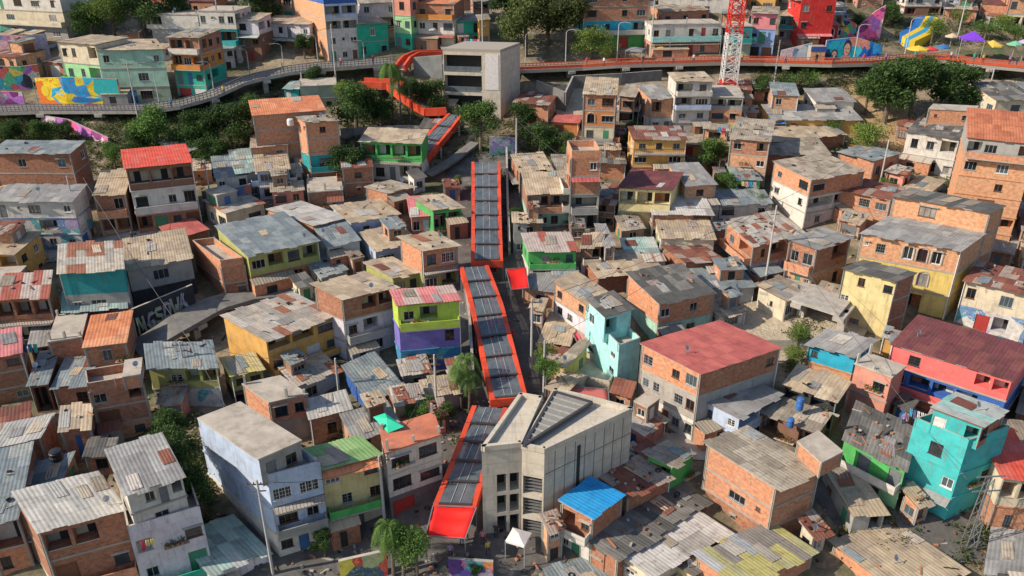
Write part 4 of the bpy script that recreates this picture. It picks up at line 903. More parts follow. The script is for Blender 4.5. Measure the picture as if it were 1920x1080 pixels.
for size in (1.4, 1.15, 1.0, .85, .72, .6, .5, .42):
    for _ in range(2400):
        if NF >= 190: break
        if _ % 300 == 0: FREE = [(i, j) for i in range(-4, 325) for j in range(-5, 184) if (i, j) not in OCC]
        ci, cj = FR_.choice(FREE); x, y = (ci + .5) * CELL, (cj + .5) * CELL + FR_.uniform(0, 8)
        
        g0 = hit(x, y + 8); w, d, h = FR_.uniform(4.2, 7.0) * size, FR_.uniform(3.5, 5.0) * size, FR_.uniform(2.2, 2.9) * (1 if FR_.random() < (.5 if y < 40 else .68) else 1.85)
        # turn it like its nearest neighbour
        nb = min(REC, key=lambda r: (r[1] - g0).length); ang = nb[2] + FR_.uniform(-.06, .06)
        if ang > .9: ang -= math.pi / 2
        if ang < -.9: ang += math.pi / 2
        u = Vector((math.cos(ang), math.sin(ang), 0)); v = Vector((-u.y, u.x, 0)); A = g0 - u * w / 2; B = g0 + u * w / 2; zt = g0.z + h
        P8 = [Vector((p.x, p.y, z)) for p in (A, B, B + v * d, A + v * d) for z in (g0.z, zt)]
        cl = cells(hull([proj(p) for p in P8]))
        if len(cl) < 6: continue
        new = sum(1 for c in cl if c not in OCC)
        if any(c in HARD for c in cl) or new / len(cl) < .34 or new < 4: continue
        FP = [A, B, B + v * d, A + v * d]
        if any(sat(FP, q) for q in FOOT): continue
        pa, pb = proj((A.x, A.y, zt)), proj((B.x, B.y, zt)); near = A if pa[1] >= pb[1] else B
        yb = proj((near.x, near.y, ground(near.x, near.y)))[1]; pc = proj(tuple((B + v * d)[:2]) + (zt,))
        (wc, wn), (rc, rn) = FR_.choice(WC), FR_.choice(RC)
        dx, dy = proj(g0)[0] - proj(nb[1])[0], proj(g0)[1] - proj(nb[1])[1]
        pos = ('to the right of' if dx > 0 else 'to the left of') if abs(dx) > abs(dy) else ('downhill of' if dy > 0 else 'uphill of')
        base = 'low %s house, %s roof, %s the %s' % (wn, rn, pos, nick(nb[0])); k = 0
        if base in USED:
            (wc, wn), (rc, rn) = FR_.choice(WC), FR_.choice(RC); base = 'small %s house, %s roof, %s the %s' % (wn, rn, pos, nick(nb[0]))
            if base in USED: continue
        if len(base.split()) > 16: base = ' '.join(base.split()[:16])
        if base in USED: continue
        USED.add(base); r0 = REC[:]
        H(base, pa, pb, d / 1.3, yb, 2 if h > 3.2 else 1, FR_.choice([rc, rc, rc, '#' if size < 1.3 else rc]) if 'slab' in rn else rc, [wc, wc], rise=FR_.uniform(.2, .5))
        REC[:] = r0; NF += 1
        if w > 3.6 and FR_.random() < .5:
            la, lb, lc, ld, lt = LAST['a'], LAST['b'], LAST['c'], LAST['d'], LAST['T']; s0 = FR_.choice((.08, .42)); s1 = s0 + FR_.uniform(.4, .5); t0 = FR_.uniform(.25, .45); hh = FR_.uniform(1.7, 2.3)
            q0 = la.lerp(lb, s0).lerp(ld.lerp(lc, s0), t0); q1 = la.lerp(lb, s1).lerp(ld.lerp(lc, s1), t0); zz = lt + hh
            e0, e1 = proj((q0.x, q0.y, zz)), proj((q1.x, q1.y, zz)); nn_ = q0 if e0[1] >= e1[1] else q1
            H('', e0, e1, d * .5 / 1.3, proj((nn_.x, nn_.y, lt - .02))[1], 1, FR_.choice(('fc', 'tan', 'rust', 'bg', '#')), [FR_.choice(('br', 'bd', 'gr', 'bp'))], plus=True, rise=.2)
print('FILL', NF)

# rubbish and rubble along the lanes
FREE = [(i, j) for i in range(0, 320) for j in range(30, 180) if (i, j) not in OCC or (i, j) in HARD]
for _ in range(700):
    ci, cj = FR_.choice(FREE); p = hit((ci + FR_.random()) * CELL, (cj + FR_.random()) * CELL); LITTER.append((p.x, p.y, p.z + .06, 0))
# ------------------------------------------------------------------ generic strips
def strip_along(P3, w, up=0.0):
    """left and right edge points of a ribbon through P3"""
    L = []; Rr = []
    for i, p in enumerate(P3):
        d = (P3[min(i + 1, len(P3) - 1)] - P3[max(i - 1, 0)]); d.z = 0; d.normalize(); n = Vector((-d.y, d.x, 0))
        ww = w[i] if isinstance(w, (list, tuple)) else w
        L.append(p + n * ww / 2 + Vector((0, 0, up))); Rr.append(p - n * ww / 2 + Vector((0, 0, up)))
    return L, Rr
def resample(pts, n):
    d = [0]
    for a, b in zip(pts, pts[1:]): d.append(d[-1] + (b - a).length)
    out = []
    for k in range(n + 1):
        t = d[-1] * k / n; i = 0
        while i < len(d) - 2 and d[i + 1] < t: i += 1
        f = (t - d[i]) / max(1e-6, d[i + 1] - d[i]); out.append(pts[i].lerp(pts[i + 1], f))
    return out
def draped(name, label, px, w, m, up=.08, cat='path'):
    P3 = resample([hit(x, y) for x, y in px], max(6, len(px) * 5)); mb = MB(); nx = 8
    for i in range(len(P3) - 1):
        rows = []
        for q in (i, i + 1):
            d = P3[min(q + 1, len(P3) - 1)] - P3[max(q - 1, 0)]; d.z = 0; d.normalize(); n = Vector((-d.y, d.x, 0))
            rows.append([P3[q] + n * w * (k / nx - .5) for k in range(nx + 1)])
        for k in range(nx):
            q = [rows[0][k + 1], rows[0][k], rows[1][k], rows[1][k + 1]]
            q = [Vector((p.x, p.y, ground(p.x, p.y) + up)) for p in q]
            mb.face(q, 0, [(p.x, p.y) for p in q])
    for f in mb.f: pass
    o = mb.build(name, m, weld=True); tag(o, label, cat, kind='structure'); return o
def asphalt():
    n = NT('worn_street', .92, .2); v = n.coord('Object', rnd=False)
    c = n.ramp(n.noise(v, .5, 6, .7), [(.3, (.07, .07, .068)), (.55, (.13, .12, .11)), (.75, (.21, .19, .165))])
    n.bump(n.noise(v, 4, 4), .2, .03); return n.out(c)
ASPH = asphalt()
def earthm(name, a, b):
    n = NT(name, .95, .1); v = n.coord('Object', rnd=False)
    c = n.ramp(n.noise(v, .8, 7, .72), [(.3, a), (.6, b), (.8, sc_(b, 1.25))]); n.bump(n.noise(v, 2.2, 6, .7), .9, .35); return n.out(c)
SAND = earthm('sandy_earth', (.26, .17, .09), (.44, .31, .17)); PALE = earthm('pale_rubble', (.34, .28, .2), (.52, .44, .33))
draped('road', 'dark street at the bottom of the hill', [(430, 1130), (600, 1060), (790, 1000), (960, 1060), (1010, 1120)], 13, ASPH, .1, 'street')
draped('path', 'grey concrete corridor on which the escalators climb', [(912, 285), (912, 400), (905, 500), (918, 600), (950, 700), (930, 770), (880, 880), (850, 1000)], 13, ASPH, .14)
draped('alley', 'alley in front of the graffiti houses on the left', [(-20, 492), (130, 474), (235, 450), (330, 446)], 4, CONC, .12, 'alley')
draped('alley', 'dark alley between the red-roofed house and the orange block', [(1200, 830), (1330, 840), (1430, 880)], 4, CONC, .12, 'alley')
draped('alley', 'alley behind the long green house', [(1560, 900), (1600, 960), (1700, 1010), (1850, 1010)], 5, ASPH, .12, 'alley')
draped('earth_bank', 'bare sandy bank under the two dark trees', [(1545, 165), (1600, 200), (1650, 250), (1700, 300)], 16, SAND, .2, 'bank')
draped('earth_bank', 'pale rubble slope under the pillared concrete deck', [(1370, 625), (1450, 618), (1560, 628), (1610, 650)], 11, PALE, .2, 'bank')
draped('earth_bank', 'sunlit earth slope under the retaining wall', [(1040, 165), (1070, 190), (1105, 225)], 9, PALE, .2, 'bank')
draped('earth_bank', 'brown slope under the right end of the walkway', [(1840, 165), (1885, 168), (1940, 165)], 8, PALE, .2, 'bank')
# ------------------------------------------------------------------ walls, murals
def wall(name, label, px, h, m, th=.3, off=0, top=None, cat='wall', cap=True):
    """a wall standing on the ground along the px foot line"""
    P = [hit(x, y) + Vector((0, 0, off)) for x, y in px]; mb = MB(); u = 0
    for i in range(len(P) - 1):
        a, b = P[i], P[i + 1]; d = (b - a); L = Vector((d.x, d.y, 0)).length; n = Vector((-d.y, d.x, 0)).normalized() * th
        ha = (h[i] if isinstance(h, list) else h); hb = (h[i + 1] if isinstance(h, list) else h)
        z = Vector((0, 0, 1)); a0 = a - z * .8; b0 = b - z * .8; a1 = a + z * ha; b1 = b + z * hb
        mb.face([a0, b0, b1, a1], 0, [(u, -.8), (u + L, -.8), (u + L, hb), (u, ha)])
        mb.face([b0 + n, a0 + n, a1 + n, b1 + n], 1); mb.face([a1, b1, b1 + n, a1 + n], 1)
        if i == 0: mb.face([a0 + n, a0, a1, a1 + n], 1)
        if i == len(P) - 2: mb.face([b0, b0 + n, b1 + n, b1], 1)
        u += L
    o = mb.build(name, [m, CONC]); tag(o, label, cat); return P
PB = [(.02, .05, .16), (.03, .25, .55), (.02, .38, .62), (.62, .25, .18), (.03, .12, .35), (.65, .5, .4), (.02, .4, .5)]
PPk = [(.25, .05, .2), (.7, .15, .35), (.75, .35, .5), (.55, .2, .6), (.7, .6, .6), (.8, .12, .3)]
PMx = [(.05, .05, .08), (.6, .12, .12), (.65, .5, .1), (.05, .35, .45), (.45, .15, .5), (.1, .4, .2), (.6, .55, .5)]
PYl = [(.55, .02, .02), (.75, .55, .03), (.75, .6, .05), (.02, .3, .6), (.7, .2, .03), (.02, .45, .65), (.75, .55, .03)]
wall('mural_wall', 'mural wall with yellow, blue and red waves below the mint green house', [(80, 206), (130, 208), (232, 206)], [5.6, 5.9, 5.4], mural_mat('mural_waves', PYl, .28, 3))
wall('mural_wall', 'wall painted blue and pink left of the waves mural', [(-10, 120), (60, 122), (98, 118)], 5.5, mural_mat('mural_left', [(.2, .12, .3), (.5, .2, .35), (.12, .3, .45), (.6, .4, .45), (.3, .3, .4)], .4, 9))
wall('mural_wall', 'green and red painted wall low on the left edge', [(-10, 168), (50, 168), (80, 164)], 4.2, mural_mat('mural_low', PMx, .5, 4))
wall('mural_wall', 'violet painted wall on the left edge of the walkway', [(-10, 198), (48, 200)], 2.6, mural_mat('mural_violet', PPk, .6, 14))
wall('mural_wall', 'pink painted path wall sloping down under the waves mural', [(80, 232), (130, 240), (205, 275)], 1.5, mural_mat('mural_path', PPk, .45, 6))
wall('mural_wall', 'big blue mural with painted faces behind the walkway rail', [(1544, 114), (1600, 115), (1650, 113)], [3.9, 4.6, 2.8], mural_mat('mural_faces', PB, .33, 2))
wall('mural_wall', 'grey and blue mural left of the shop kiosk', [(1462, 116), (1518, 116)], [2.2, 3.6], mural_mat('mural_grey', [(.1, .15, .25), (.3, .35, .4), (.1, .3, .4), (.45, .35, .38)], .5, 8))
wall('mural_wall', 'tall pink mural wall above the blue faces mural', [(1604, 74), (1632, 74), (1649, 74)], [2.5, 5.5, 6.6], mural_mat('mural_pink', PPk, .55, 1))
wall('mural_wall', 'small wall with a coloured harlequin mural behind the faces', [(1574, 74), (1602, 74)], [4.5, 3], mural_mat('mural_harl', PMx, .8, 5))
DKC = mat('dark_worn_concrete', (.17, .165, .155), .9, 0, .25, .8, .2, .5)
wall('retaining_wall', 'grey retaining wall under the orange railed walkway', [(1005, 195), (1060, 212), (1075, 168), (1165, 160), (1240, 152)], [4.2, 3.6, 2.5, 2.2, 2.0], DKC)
wall('retaining_wall', 'grey sloping retaining wall left of the concrete station', [(776, 138), (830, 150)], [3, 4.6], mat('grey_render', (.2, .21, .21), .9, 0, .2, .6, .2, .4))
wall('mural_wall', 'stone wall with pink graffiti below the big dark tree', [(640, 262), (760, 256), (806, 258)], 1.9, mural_mat('graf_pink', [(.2, .19, .18), (.26, .24, .22), (.3, .28, .26), (.35, .2, .25), (.22, .2, .2)], .8, 7))
wall('mural_wall', 'violet graffiti board above the straight escalator', [(918, 292), (968, 294)], 3.2, mural_mat('graf_violet', [(.08, .08, .12), (.2, .16, .35), (.1, .22, .22), (.3, .28, .35)], .8, 3))
wall('mural_wall', 'low graffiti wall along the alley on the left edge', [(-10, 474), (60, 474), (140, 460)], 1.6, mural_mat('graf_low', [(.3, .3, .28), (.45, .42, .38), (.1, .25, .35), (.3, .2, .3)], .9, 2))
wall('mural_wall', 'low wall painted blue and red between the cottages', [(385, 402), (430, 400), (476, 388)], 3.6, mural_mat('mural_mid', [(.08, .1, .12), (.35, .12, .1), (.08, .14, .3), (.2, .15, .15)], .6, 3))
wall('mural_wall', 'bright mural wall in the bottom centre of the photo', [(842, 1090), (925, 1096)], 2.6, mural_mat('mural_centre', [(.1, .05, .2), (.6, .15, .3), (.65, .5, .5), (.1, .3, .35), (.6, .25, .08), (.15, .1, .45)], .7, 1))
wall('mural_wall', 'yellow and red painted wall left of the weeping palm at the bottom edge', [(640, 1098), (728, 1078)], 2.8, mural_mat('mural_bottom', [(.5, .45, .08), (.45, .05, .05), (.3, .35, .2), (.05, .1, .15)], .5, 2))
wall('mural_wall', 'turquoise and yellow painted panel beside the station door', [(1019, 1030), (1046, 1046)], 2.6, mural_mat('mural_panel', [(.02, .4, .6), (.05, .5, .6), (.6, .5, .08), (.6, .2, .1)], .6, 2))
wall('retaining_wall', 'low pale wall edging the sandy slope below the concrete deck', [(1420, 660), (1500, 660), (1560, 655)], 1.6, CONCL)
wall('retaining_wall', 'dark wall on the left of the escalator corridor', [(868, 540), (880, 640), (885, 730)], 2.6, mat('dark_render', (.13, .14, .14), .9, 0, .2, .6, .2, .4))
wall('retaining_wall', 'grey wall on the right of the escalator corridor', [(948, 300), (950, 400), (953, 480)], 2.2, mat('dark_render', (.13, .14, .14)))
def figures(P, h, shapes, parent_label, seed=1):
    par = [c for c in COL.objects if c.get('label') == parent_label][0]; mb = MB(); mats = []; tot = sum((Vector((q.x - p.x, q.y - p.y, 0))).length for p, q in zip(P, P[1:]))
    def W(u, v, o):
        d = u * tot
        for p, q in zip(P, P[1:]):
            e = q - p; e.z = 0; L = e.length
            if d <= L or q is P[-1]:
                n = Vector((e.y, -e.x, 0)).normalized(); w = p + (q - p) * (d / L); return w + n * o + Vector((0, 0, v * h))
            d -= L
    for i, (col, pts) in enumerate(shapes):
        m = mat('mural_paint_%02d%02d%02d' % tuple(int(c * 99) for c in col), col, .8, 0, .12, 2)
        if m not in mats: mats.append(m)
        if pts[0] == 'e': _, cx, cy, rx, ry = pts; pts = [(cx + rx * math.cos(k * .5236), cy + ry * math.sin(k * .5236)) for k in range(12)]
        mb.face([W(u, v, .02 + i * .004) for u, v in pts], mats.index(m))
    mb.build('painted_figures', mats, par)
Y_, B_1, B_2, T_, R_1, O_ = (.72, .52, .03), (.02, .16, .42), (.02, .36, .6), (.03, .42, .42), (.5, .02, .06), (.7, .16, .02)
lab = 'mural wall with yellow, blue and red waves below the mint green house'
figures([hit(x, y) for x, y in ((80, 206), (130, 208), (232, 206))], 5.5, [(Y_, [(.03, .98), (.03, .05), (.97, .05), (.72, .97)]), (T_, [(.72, .98), (.99, .98), (.99, .35), (.82, .3), (.7, .6)]), (O_, [(.0, .05), (.0, .9), (.08, .95), (.12, .6), (.09, .4), (.25, .05)]), (Y_, ('e', .1, .62, .05, .18)),
 (B_2, [(.2, .7), (.32, .78), (.45, .62), (.62, .52), (.78, .42), (.7, .28), (.45, .2), (.25, .22), (.17, .45)]), (B_1, [(.3, .5), (.5, .45), (.7, .38), (.8, .34), (.66, .26), (.44, .27)]), ((.3, .5, .6), [(.22, .6), (.3, .66), (.4, .55), (.3, .5)]), (R_1, [(.25, .0), (.35, .2), (.5, .12), (.62, .26), (.75, .14), (.9, .3), (.99, .22), (.99, .0)]), (O_, [(.1, .3), (.2, .34), (.3, .12), (.22, .0), (.08, .0)]), ((.25, .05, .25), [(.5, .0), (.58, .1), (.7, .04), (.85, .16), (.88, .0)]), ((.6, .5, .45), ('e', .38, .12, .03, .07))], lab)
lab = 'big blue mural with painted faces behind the walkway rail'; SK = (.62, .36, .26)
figures([hit(x, y) for x, y in ((1544, 114), (1600, 115), (1650, 113))], 3.9, [((.01, .05, .12), [(.0, .0), (.0, .5), (.06, .62), (.12, .3), (.1, .0)]), ((.02, .4, .5), [(.02, .6), (.1, .95), (.25, .98), (.2, .5)]), ((.04, .03, .05), ('e', .385, .66, .075, .4)), (SK, ('e', .385, .58, .058, .3)), ((.05, .04, .06), ('e', .17, .36, .06, .22)), (SK, ('e', .17, .32, .045, .17)),
 ((.68, .25, .2), [(.28, .0), (.31, .22), (.36, .3), (.44, .28), (.5, .0)]), ((.3, .06, .1), ('e', .385, .44, .016, .03)), ((.03, .02, .02), ('e', .365, .62, .008, .03)), ((.03, .02, .02), ('e', .405, .62, .008, .03)), ((.02, .1, .45), [(.62, .3), (.68, .75), (.74, .45), (.82, .7), (.84, .3), (.95, .42), (.9, .1), (.7, .05)]), ((.05, .5, .6), [(.55, .4), (.6, .8), (.66, .5), (.6, .2)]), ((.1, .02, .1), [(.2, .0), (.24, .18), (.28, .0)])], lab)
# dark wall with wild style graffiti above the ramp
GW = wall('graffiti_wall', 'dark wall with pale wild-style graffiti letters above the ramp', [(256, 642), (372, 592)], 4.3, mat('black_render', (.035, .035, .038), .9, 0, .3, .8), top=None)
gm = MB(); a, b = GW; d = (b - a); d.z = 0; L = d.length; e = d / L; nn = e.cross(Vector((0, 0, 1)))
LET = ['0,0 .1,1 .45,.2 .6,1 .7,.05', '.8,.9 .3,.8 .15,.3 .4,0 .8,.25 .5,.45', '.8,.9 .2,.85 .25,.5 .75,.45 .7,.05 .1,.1', '.1,.1 .2,.9 .7,.9 .75,.15 .1,.1', '.1,1 .35,0 .5,.6 .65,0 .9,1', '.0,0 .4,1 .5,.4 .1,.4 .5,.4 .8,0']
rg = random.Random(5)
for i, s in enumerate(LET):
    pts = [tuple(float(q) for q in t.split(',')) for t in s.split()]
    u0 = .6 + i * (L - 1.5) / len(LET); wd = (L - 1.5) / len(LET) * 1.15; zb = .9 + (b.z - a.z) * (i + .5) / len(LET) + i * .12
    for k, (o, r_) in enumerate(((.06, .24), (.14, .07), (.18, .05))):
        P3 = [a + e * (u0 + x * wd + (.22 * math.sin(i * 3 + y * 5) if k == 2 else 0)) + nn * o + Vector((0, 0, zb + y * 2.2)) for x, y in pts]
        for p, q in zip(P3, P3[1:]): gm.bar(p, q, .04 if k else .05, 1 + i % 2 if k == 0 else 0, r_ * 2)
gp = [c for c in bpy.data.objects if c.name.startswith('graffiti_wall')][0]
gm.build('graffiti_letters', [mat('gr_white', (.42, .44, .41)), mat('gr_green', (.33, .40, .22)), mat('gr_lilac', (.28, .26, .38))], gp)
# ------------------------------------------------------------------ elevated walkway
def deck(name, label, pts, w, railm, th=.55, rail=True, pil=9.0, cat='walkway', group=None):
    """pts = (x, y of the front edge, y of the ground under it)"""
    P3 = []
    for x, y, yg in pts:
        G = hit(x, yg); p = atY(x, y, G.y); P3.append(p)
    P3 = resample(P3, max(6, int(sum((q - p).length for p, q in zip(P3, P3[1:])) / 2.0)))
    root = empty(name, P3[len(P3) // 2], label, cat, group); org = root.location.copy()
    mb = MB(); N = []
    for i, p in enumerate(P3):
        d = P3[min(i + 1, len(P3) - 1)] - P3[max(i - 1, 0)]; d.z = 0; d.normalize(); N.append(Vector((-d.y, d.x, 0)))
    z = Vector((0, 0, th))
    for i in range(len(P3) - 1):
        a, b = P3[i], P3[i + 1]; c, d = b + N[i + 1] * w, a + N[i] * w
        mb.face([a, b, c, d], 1, [(0, 0), (2, 0), (2, w), (0, w)]); mb.face([a - z, b - z, b, a], 0); mb.face([d - z, c - z, b - z, a - z], 0); mb.face([c - z, d - z, d, c], 0)
    mb.face([P3[0] - z, P3[0], P3[0] + N[0] * w, P3[0] + N[0] * w - z]); mb.face([P3[-1], P3[-1] - z, P3[-1] + N[-1] * w - z, P3[-1] + N[-1] * w])
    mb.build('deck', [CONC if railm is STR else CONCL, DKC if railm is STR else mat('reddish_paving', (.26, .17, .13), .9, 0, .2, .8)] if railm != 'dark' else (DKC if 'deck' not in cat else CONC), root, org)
    if rail:
        rb = MB(); k = Vector((0, 0, 1.15)); m = railm
        for i in range(len(P3) - 1):
            a, b = P3[i] + N[i] * .12, P3[i + 1] + N[i + 1] * .12
            for f in (.3, .65, 1): rb.bar(a + k * f, b + k * f, .08 if f < 1 else .14)
            rb.bar(a, a + k, .09)
            mdl = (a + b) / 2
            if railm is RAIL: rb.box(a + Vector((0, 0, .1)), b - a, -N[i] * .04, Vector((0, 0, .45)))
            for f in (.33, .66): q_ = a.lerp(b, f); rb.bar(q_, q_ + k, .09)
        rb.build('railing', m, root, org)
    acc = 0
    for i in range(1, len(P3)):
        acc += (P3[i] - P3[i - 1]).length
        if acc > pil:
            acc = 0; p = P3[i] + N[i] * w * .35; g_ = ground(p.x, p.y)
            if p.z - g_ > 1.2:
                pm = MB(); pm.cbox((p.x, p.y, g_ - 1), .9, .9, p.z - g_ + 1 - th, rz=math.atan2(N[i].y, N[i].x)); pm.cbox((p.x, p.y, p.z - th - .5), 1.3, w * .8, .5, rz=math.atan2(-N[i].x, N[i].y))
                pm.build('pillar', CONC, root, org)
    return P3
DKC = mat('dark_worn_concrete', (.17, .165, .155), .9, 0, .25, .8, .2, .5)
STR = mat('steel_rail', (.2, .18, .2), .5, .3)
deck('walkway', 'curving concrete walkway under the mint green house, left part', [(-40, 212, 232), (75, 208, 232), (270, 208, 236), (335, 200, 232), (400, 182, 215), (465, 152, 190), (540, 136, 170), (600, 128, 160), (720, 120, 150), (745, 117, 140)], 5.5, STR)
deck('walkway', 'concrete walkway with orange railing right of the upper station', [(972, 132, 160), (1090, 127, 152), (1160, 122, 148), (1350, 117, 140), (1440, 118, 140), (1560, 121, 144)], 6, RAIL)
deck('walkway', 'right end of the concrete walkway behind the two dark trees', [(1560, 121, 144), (1640, 119, 142), (1700, 113, 138), (1760, 112, 136), (1820, 120, 146), (1950, 132, 165)], 7, RAIL)
deck('ramp', 'shaded ramp on pillars below the graffiti letters', [(262, 668, 700), (340, 622, 665), (420, 577, 610), (480, 560, 575), (600, 548, 556)], 4.2, 'dark', rail=False, pil=6, cat='ramp')  # the dark tone is the ramp's own surface colour
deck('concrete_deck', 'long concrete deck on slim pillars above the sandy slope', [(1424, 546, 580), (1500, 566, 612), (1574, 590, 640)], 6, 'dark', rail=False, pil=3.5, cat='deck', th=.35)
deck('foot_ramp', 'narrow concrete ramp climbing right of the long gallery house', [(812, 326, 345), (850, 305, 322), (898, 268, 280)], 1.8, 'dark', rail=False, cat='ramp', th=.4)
# ------------------------------------------------------------------ escalators
def panem():
    n = NT('canopy_glass', .12, .6); v = n.coord('Object'); c = n.ramp(n.noise(v, .8, 3), [(.3, (.09, .115, .135)), (.7, (.17, .20, .22))])
    n.b.inputs['Alpha'].default_value = .72; return n.out(c)
PANE = panem(); BELT = mat('step_grey', (.12, .12, .125), .5, .4); RED = mat('red_panel', (.75, .03, .04), .4); LITE = mat('white_tube', (.42, .43, .44), .4)
def escalator(label, Lp, Rp, n, off=3.0, end=True, group='red escalator canopies'):
    PL = resample([hit(x, y, off) for x, y in Lp], n * 3); PRt = resample([hit(x, y, off) for x, y in Rp], n * 3)
    c0 = (PL[n] + PRt[n]) / 2; root = empty('escalator', c0, label, 'escalator', group); org = c0
    Z = Vector((0, 0, 1))
    for S, sg in ((PL, 1), (PRt, -1)):
        mb = MB()
        for i in range(len(S) - 1):
            a, b = S[i], S[i + 1]; o = PRt if sg == 1 else PL
            da = (o[i] - a); da.z = 0; da.normalize(); db = (o[i + 1] - b); db.z = 0; db.normalize()
            W_ = .5; a2, b2 = a + da * W_, b + db * W_; h = Z * .95
            q = [(a, b, b2, a2)]
            f = [[a, b, b2, a2], [a - h, b - h, b, a], [b2 - h * .4, a2 - h * .4, a2, b2], [a2 - h * .4, b2 - h * .4, b - h, a - h]]
            if sg == -1: f = [x[::-1] for x in f]
            if i % 3 == 0 and i: mb.bar(a + Z * .005, a2 + Z * .005, .05, 1, .03); mb.bar(a - da * .01, a - h - da * .01, .05, 1, .03)
            for x in f: mb.face(x[::-1])
            if i == 0: mb.face([a, a2, a2 - h * .4, a - h])
            if i == len(S) - 2: mb.face([b2, b, b - h, b2 - h * .4])
        mb.build('side_beam', [ORANGE, mat('joint_dark', (.14, .02, .012))], root, org)
    for k in range(n):
        i, j = k * 3, k * 3 + 3
        a, b, c, d = PL[i], PRt[i], PRt[j], PL[j]
        ab = (b - a).normalized() * .5; dc = (c - d).normalized() * .5; up = Z * .12
        a, b, c, d = a + ab - Z * .12, b - ab - Z * .12, c - dc + up, d + dc + up
        mb = MB(); mb.face([d.lerp(a, .04), c.lerp(b, .04), b, a]); mb.build('roof_pane', PANE, root, org)
        cb = MB(); cb.bar(d.lerp(a, .02) - Z * .06, c.lerp(b, .02) - Z * .06, .26, 0, .14); cb.build('crossbar', FR[1], root, org)
        for f in (.36, .64):
            tb = MB(); tb.bar(a.lerp(b, f) + (d - a) * .03 + Z * .03, d.lerp(c, f) - (d - a) * .06 + Z * .03, .045, 0, .03); tb.build('light_tube', LITE, root, org)
    for f0, f1, m, dz, nm in ((.2, .42, BELT, 1.9, 'steps'), (.58, .8, BELT, 1.9, 'steps')):
        mb = MB(); mr = MB()
        for i in range(len(PL) - 1):
            ca = PL[i].lerp(PRt[i], f0) - Z * dz, PL[i].lerp(PRt[i], f1) - Z * dz; cb_ = PL[i + 1].lerp(PRt[i + 1], f0) - Z * dz, PL[i + 1].lerp(PRt[i + 1], f1) - Z * dz
            for s in range(3):
                p0 = ca[0].lerp(cb_[0], s / 3); p1 = ca[1].lerp(cb_[1], s / 3); p2 = ca[1].lerp(cb_[1], (s + 1) / 3); p3 = ca[0].lerp(cb_[0], (s + 1) / 3)
                zt = p0.z if p0.z > p3.z else p3.z; q3, q2 = Vector((p3.x, p3.y, p0.z)), Vector((p2.x, p2.y, p1.z))
                mb.face([q3, q2, p1, p0]); mb.face([p3, p2, q2, q3])
            for x, y in zip(ca, cb_): mr.bar(x + Z * .5, y + Z * .5, .1, 0, .9)
        o = mb.build('steps', m, root, org); mr.build('balustrade', RED, o)
        o.children[0].location = (0, 0, 0); 
        for v in o.children[0].data.vertices: v.co -= org
    pb = MB()
    for S in (PL, PRt):
        for i in range(1, len(S), 5):
            p = S[i]; g_ = ground(p.x, p.y); pb.cbox((p.x, p.y, g_ - .5), .25, .25, p.z - g_ - .4)
    pb.build('support_posts', STEEL, root, org)
    if end:
        eb = MB(); a, d = PL[-1], PRt[-1]; eb.bar(a - Z * .45, d - Z * .45, .5, 0, .95); eb.build('end_beam', ORANGE, root, org)
    return PL, PRt
escalator('straight red escalator canopy climbing in the middle of the slope', [(884, 303), (884, 398), (883, 488)], [(938, 303), (940, 398), (943, 488)], 7)
escalator('long bent red escalator canopy between mural house and turquoise house', [(862, 500), (881, 570), (898, 650), (919, 748)], [(916, 497), (944, 570), (965, 650), (989, 742)], 7)
escalator('red escalator canopy beside the lower station, ending in the red awning', [(885, 760), (858, 830), (836, 885), (812, 945)], [(952, 764), (928, 835), (910, 890), (893, 948)], 5)
escalator('upper red escalator canopy below the concrete station', [(840, 212), (812, 238), (788, 264), (770, 284)], [(866, 216), (848, 240), (826, 266), (806, 290)], 3)
def walkbeam(label, px, wd=3.4, off=2.4):
    P = resample([hit(x, y, off) for x, y in px], 14); Lh, Rh = strip_along(P, wd); root = empty('canopy_walk', P[7], label, 'walkway', 'orange covered walks'); org = root.location.copy(); Z = Vector((0, 0, 1))
    for S, o in ((Lh, Rh), (Rh, Lh)):
        mb = MB()
        for i in range(14): mb.bar(S[i], S[i + 1], .45, 0, 1.3)
        mb.build('side_beam', ORANGE, root, org)
    mb = MB()
    for i in range(14): mb.face([Lh[i + 1] - Z * .3, Lh[i] - Z * .3, Rh[i] - Z * .3, Rh[i + 1] - Z * .3])
    mb.build('floor', mat('tan_floor', (.32, .26, .22), .8), root, org)
    mb = MB()
    for i in range(1, 14, 4): mb.cbox((P[i].x, P[i].y, ground(P[i].x, P[i].y) - .5), .4, .4, P[i].z - ground(P[i].x, P[i].y))
    mb.build('support_posts', CONC, root, org)
walkbeam('zigzag orange covered walk running down behind the tall palm', [(678, 156), (738, 158), (770, 182), (806, 206), (838, 204)])
walkbeam('orange covered walk bending down from the station roof', [(750, 128), (762, 112), (782, 102), (832, 101)], wd=1.7)
